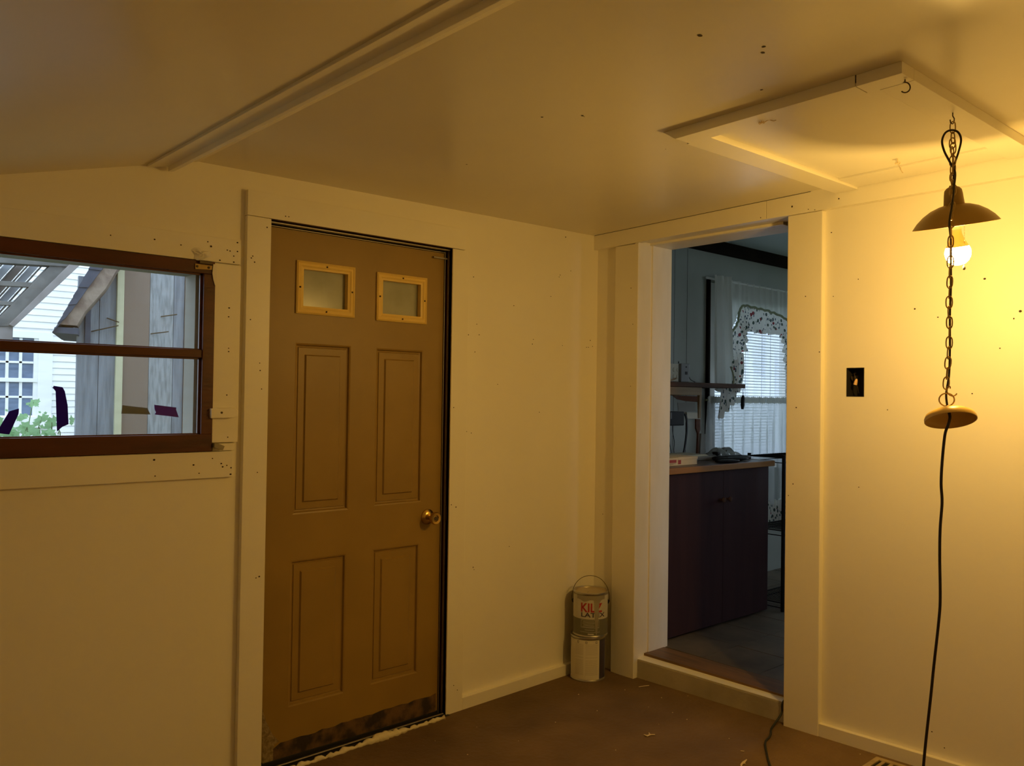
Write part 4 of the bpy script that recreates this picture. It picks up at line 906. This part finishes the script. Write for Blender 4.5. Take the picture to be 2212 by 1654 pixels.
bx('window_casing', WINW, ho, HX-.02, HX+.035, wy0-.05, wy1+.05, wz1, cz1); bx('window_sill', WINW, ho, HX-.02, HX+.06, wy0-.32, cy1, cz0-.04, wz0-.02)
zm0, zm1 = hx(60, 824)[1], hx(60, 817)[1]
for z0, z1, dx in ((wz0, zm0, -.012), (zm1, wz1, 0)):
    sa = bx('sash', WINW, ho, HX-.02+dx, HX+.018+dx, wy1, wy1+.055, z0, z1)
    bx('glass', GLASSD, sa, HX-.03, HX-.014, wy0, wy1, z0, z1, bevel=0)
    bx('rail', WINW, sa, HX-.02, HX+.018+dx, wy0-.05, wy1+.05, z1, z1+.045); bx('rail', WINW, sa, HX-.02, HX+.018+dx, wy0-.05, wy1+.05, z0-.05, z0)
    for q in (15, 44): y = hx(q, 790 if dx == 0 else 860)[0]; bx('muntin', WINW, sa, HX-.02, HX+.010+dx, y-.018, y+.018, z0, z1)
    zz = hx(40, 782 if dx == 0 else 857)[1]; bx('muntin', WINW, sa, HX-.02, HX+.010+dx, wy0, wy1, zz-.014, zz+.014)
# shed of weathered boards
QX = -2.0
def qx(a, b, X=QX): v = at_x(a, b, X); return v.y, v.z
sd_ = thing('board_shed', 'weathered grey board shed with sagging shingled roof edge', 'shed', (QX, -1.6, -.5))
def sboard(nm, a0, a1, m, th, zt=2.75, lab=None):
    y0 = qx(a0, 780)[0]; y1 = qx(a1, 780)[0]
    o = MB().box(QX-.02, QX+th, y0, y1-.002, -.5, zt).build(nm, m, sd_, bevel=.002)
    return o
sboard('board', 166, 213, SHEDG, 0, 2.0); sboard('board', 213, 252, SHEDG, .002, 2.3); sboard('batten', 248, 264, SHEDY, .02)
sboard('board', 264, 321, SHEDB, .006); sboard('board', 321, 373, SHEDP, .003); sboard('board', 373, 396, SHEDG, .004)
sboard('corner_trim', 396, 405, SHEDB, .02); sboard('corner_trim', 406, 421, SHEDB, .012); sboard('corner_trim', 422, 434, SHEDB, .022); sboard('board', 434, 560, SHEDG, 0)
bx('dark_strip', SHINGLE, sd_, QX, QX+.015, qx(182, 720)[0], qx(194, 720)[0], qx(185, 742)[1], qx(185, 668)[1])
yc = qx(166, 780)[0]
MB().prism([(QX-.021, yc), (QX-.021, yc+.03), (QX-2.5, yc+.83), (QX-2.5, yc+.80)], 'z', -.5, 1.95).build('side_wall', SHEDG, sd_)
RX = QX+.16
def eave(L, X0, X1, nm, m):                                    # roof-edge piece running back along the splayed side of the shed
    P = [qx(a, b, X1) for a, b in L]; k = .30
    return MB().hexa([(X0, y+k*(X1-X0), z) for y, z in P], [(X1, y, z) for y, z in P]).build(nm, m, sd_)
eave([(125, 700), (166, 703), (183, 674), (228, 623), (251, 585), (282, 545), (246, 545), (216, 585), (188, 623), (150, 674)], QX-.02, RX, 'rake_board', RAKE)
eave([(118, 706), (168, 708), (168, 722), (114, 718)], QX-.6, RX-.012, 'soffit', SHINGLE)
OE = [(114, 717), (135, 681), (155, 646), (175, 611), (195, 576), (215, 541)]; IE = [(127, 702), (152, 675), (172, 647), (196, 613), (222, 580), (250, 542)]
def pl(Ls, t):
    q = t*(len(Ls)-1); i = min(int(q), len(Ls)-2); f = q-i; return (Ls[i][0]+(Ls[i+1][0]-Ls[i][0])*f, Ls[i][1]+(Ls[i+1][1]-Ls[i][1])*f)
for k in range(9):
    t0, t1 = k/9, min(1, (k+1.12)/9); a, b = pl(OE, t0), pl(OE, t1); j = 3.2
    eave([(a[0]-j*.6, a[1]+1), (b[0]+j*.2, b[1]), pl(IE, t1), pl(IE, t0)], QX-.5, RX+.010+.006*(k % 2), 'shingle', SHINGLE)
for a, b in (((230, 687), (251, 697)), ((196, 716), (250, 704)), ((346, 684), (376, 680)), ((324, 721), (358, 717))):
    y0, z0 = qx(*a); y1, z1 = qx(*b); MB().tube([(QX+.01, y0, z0), (QX+.05, y1, z1)], .0035, 6).build('long_nail', DARKM, sd_)
# lean-to roof frame seen from below
GX = -3.4
def gx(a, b): v = at_x(a, b, GX); return (v.y, v.z)
pg = thing('lean_to_roof', 'weathered lean-to roof frame with slatted strips seen from below', 'roof frame', (GX, -2.3, -.5))
def gbar(L, x0, x1, nm, m): return MB().prism([gx(*q) for q in L], 'x', GX+x0, GX+x1).build(nm, m, pg, bevel=.003)
gbar([(112, 566), (168, 570), (20, 706), (0, 706), (-25, 706)], -.02, .09, 'rafter', PERG)
gbar([(150, 566), (172, 568), (22, 708), (12, 703)], .05, .12, 'rafter_face', PANELB)
gbar([(-60, 540), (150, 558), (150, 580), (-60, 568)], .0, .1, 'header_beam', PERG)
gbar([(-60, 605), (80, 613), (76, 623), (-60, 616)], .02, .07, 'purlin', PERG)
gbar([(-60, 648), (42, 654), (36, 662), (-60, 658)], .02, .07, 'purlin', PERG)
gbar([(-60, 703), (23, 705), (22, 735), (-60, 735)], -.02, .08, 'tie_beam', PANELB)
for i, (x, w, m) in enumerate(((-34, 14, PANEL), (-10, 15, PANELB), (17, 20, PANEL), (46, 18, PANELB), (76, 19, PANEL))):
    gbar([(x, 565), (x+w, 567), (x+w-120, 700), (x-120, 698)], -.10, -.08, 'roof_strip', m)
    gbar([(x+w+1, 568), (x+w+5, 568), (x+w-115, 701), (x+w-119, 700)], -.07, -.04, 'roof_lath', PERG)
bx('post', PERG, pg, GX-.02, GX+.08, gx(-120, 750)[0], gx(-60, 750)[0], -.5, gx(-60, 545)[1])
# vines
random.seed(31)
def leaf_mesh(k):
    pts = []; n = 5
    for i in range(2*n):
        a = math.pi*2*i/(2*n)+math.pi/2; r = (.5 if i % 2 == 0 else .30); r *= 1.25 if i == 0 else 1
        pts.append((r*math.cos(a)*.9, r*math.sin(a), .06*math.cos(2*a)))
    mb = MB(); mb.add([(0, -.1, -.05)]+pts, [(0, i+1, (i+1) % (2*n)+1) for i in range(2*n)])
    return mb.mesh('leaf', LEAF)
LMs = [leaf_mesh(0)]
def vine(lbl, cl, stems, VX):
    b = at_x(*stems[0][0], VX); t = thing('climbing_vine', lbl, 'plant', (VX, b.y, -.5), 'vines outside the window')
    for s in stems:
        ps = [at_x(a, b2, VX) for a, b2 in s]; ps = [Vector((ps[0].x, ps[0].y, -.5))]+ps
        MB().tube(smooth_path(ps, 4), .004, 5).build('stem', STEM, t, smooth=True)
    for (a, b2, sz) in cl:
        p = at_x(a, b2, VX+random.uniform(-.13, .13)); r = sz/F*7.0*.95*random.uniform(.75, 1.1)
        M = Matrix.Translation(p) @ Matrix.Rotation(random.uniform(-.6, .6)+math.pi/2, 4, 'Z') @ Matrix.Rotation(math.pi/2+random.uniform(-.8, .5), 4, 'X') @ Matrix.Rotation(random.uniform(-2.6, 2.6), 4, 'Z') @ Matrix.Scale(r, 4)
        place(LMs[0], 'leaf', t, M)
vine('tall vine with spiky top leaves growing before the far window', [(72, 868, 22), (78, 874, 20), (68, 875, 16), (82, 866, 16), (60, 872, 12), (48, 900, 26), (40, 905, 18), (56, 898, 14), (14, 886, 10)], [[(62, 960), (64, 905), (72, 868)]], -4.7)
vine('broad-leaved vine low in the window before the white corner board', [(88, 905, 26), (80, 912, 22), (97, 902, 22), (112, 912, 26), (105, 920, 22), (118, 905, 16), (92, 922, 20), (155, 906, 18), (154, 914, 12), (86, 890, 8), (98, 892, 8), (124, 916, 14)], [[(86, 960), (82, 930), (90, 902)], [(110, 960), (112, 930), (112, 912)]], -4.2)
low_l = [(random.uniform(-20, 150), 925+random.uniform(0, 28)+max(0, (k % 3)*4), random.uniform(14, 26)) for k in range(46)] + [(55, 920, 24), (66, 923, 22), (45, 925, 20), (20, 925, 22), (0, 905, 18), (4, 915, 18)]
vine('low mass of pale green vine leaves along the window bottom', low_l, [[(20, 970), (30, 935)], [(60, 970), (55, 930)], [(130, 970), (125, 938)]], -3.75)
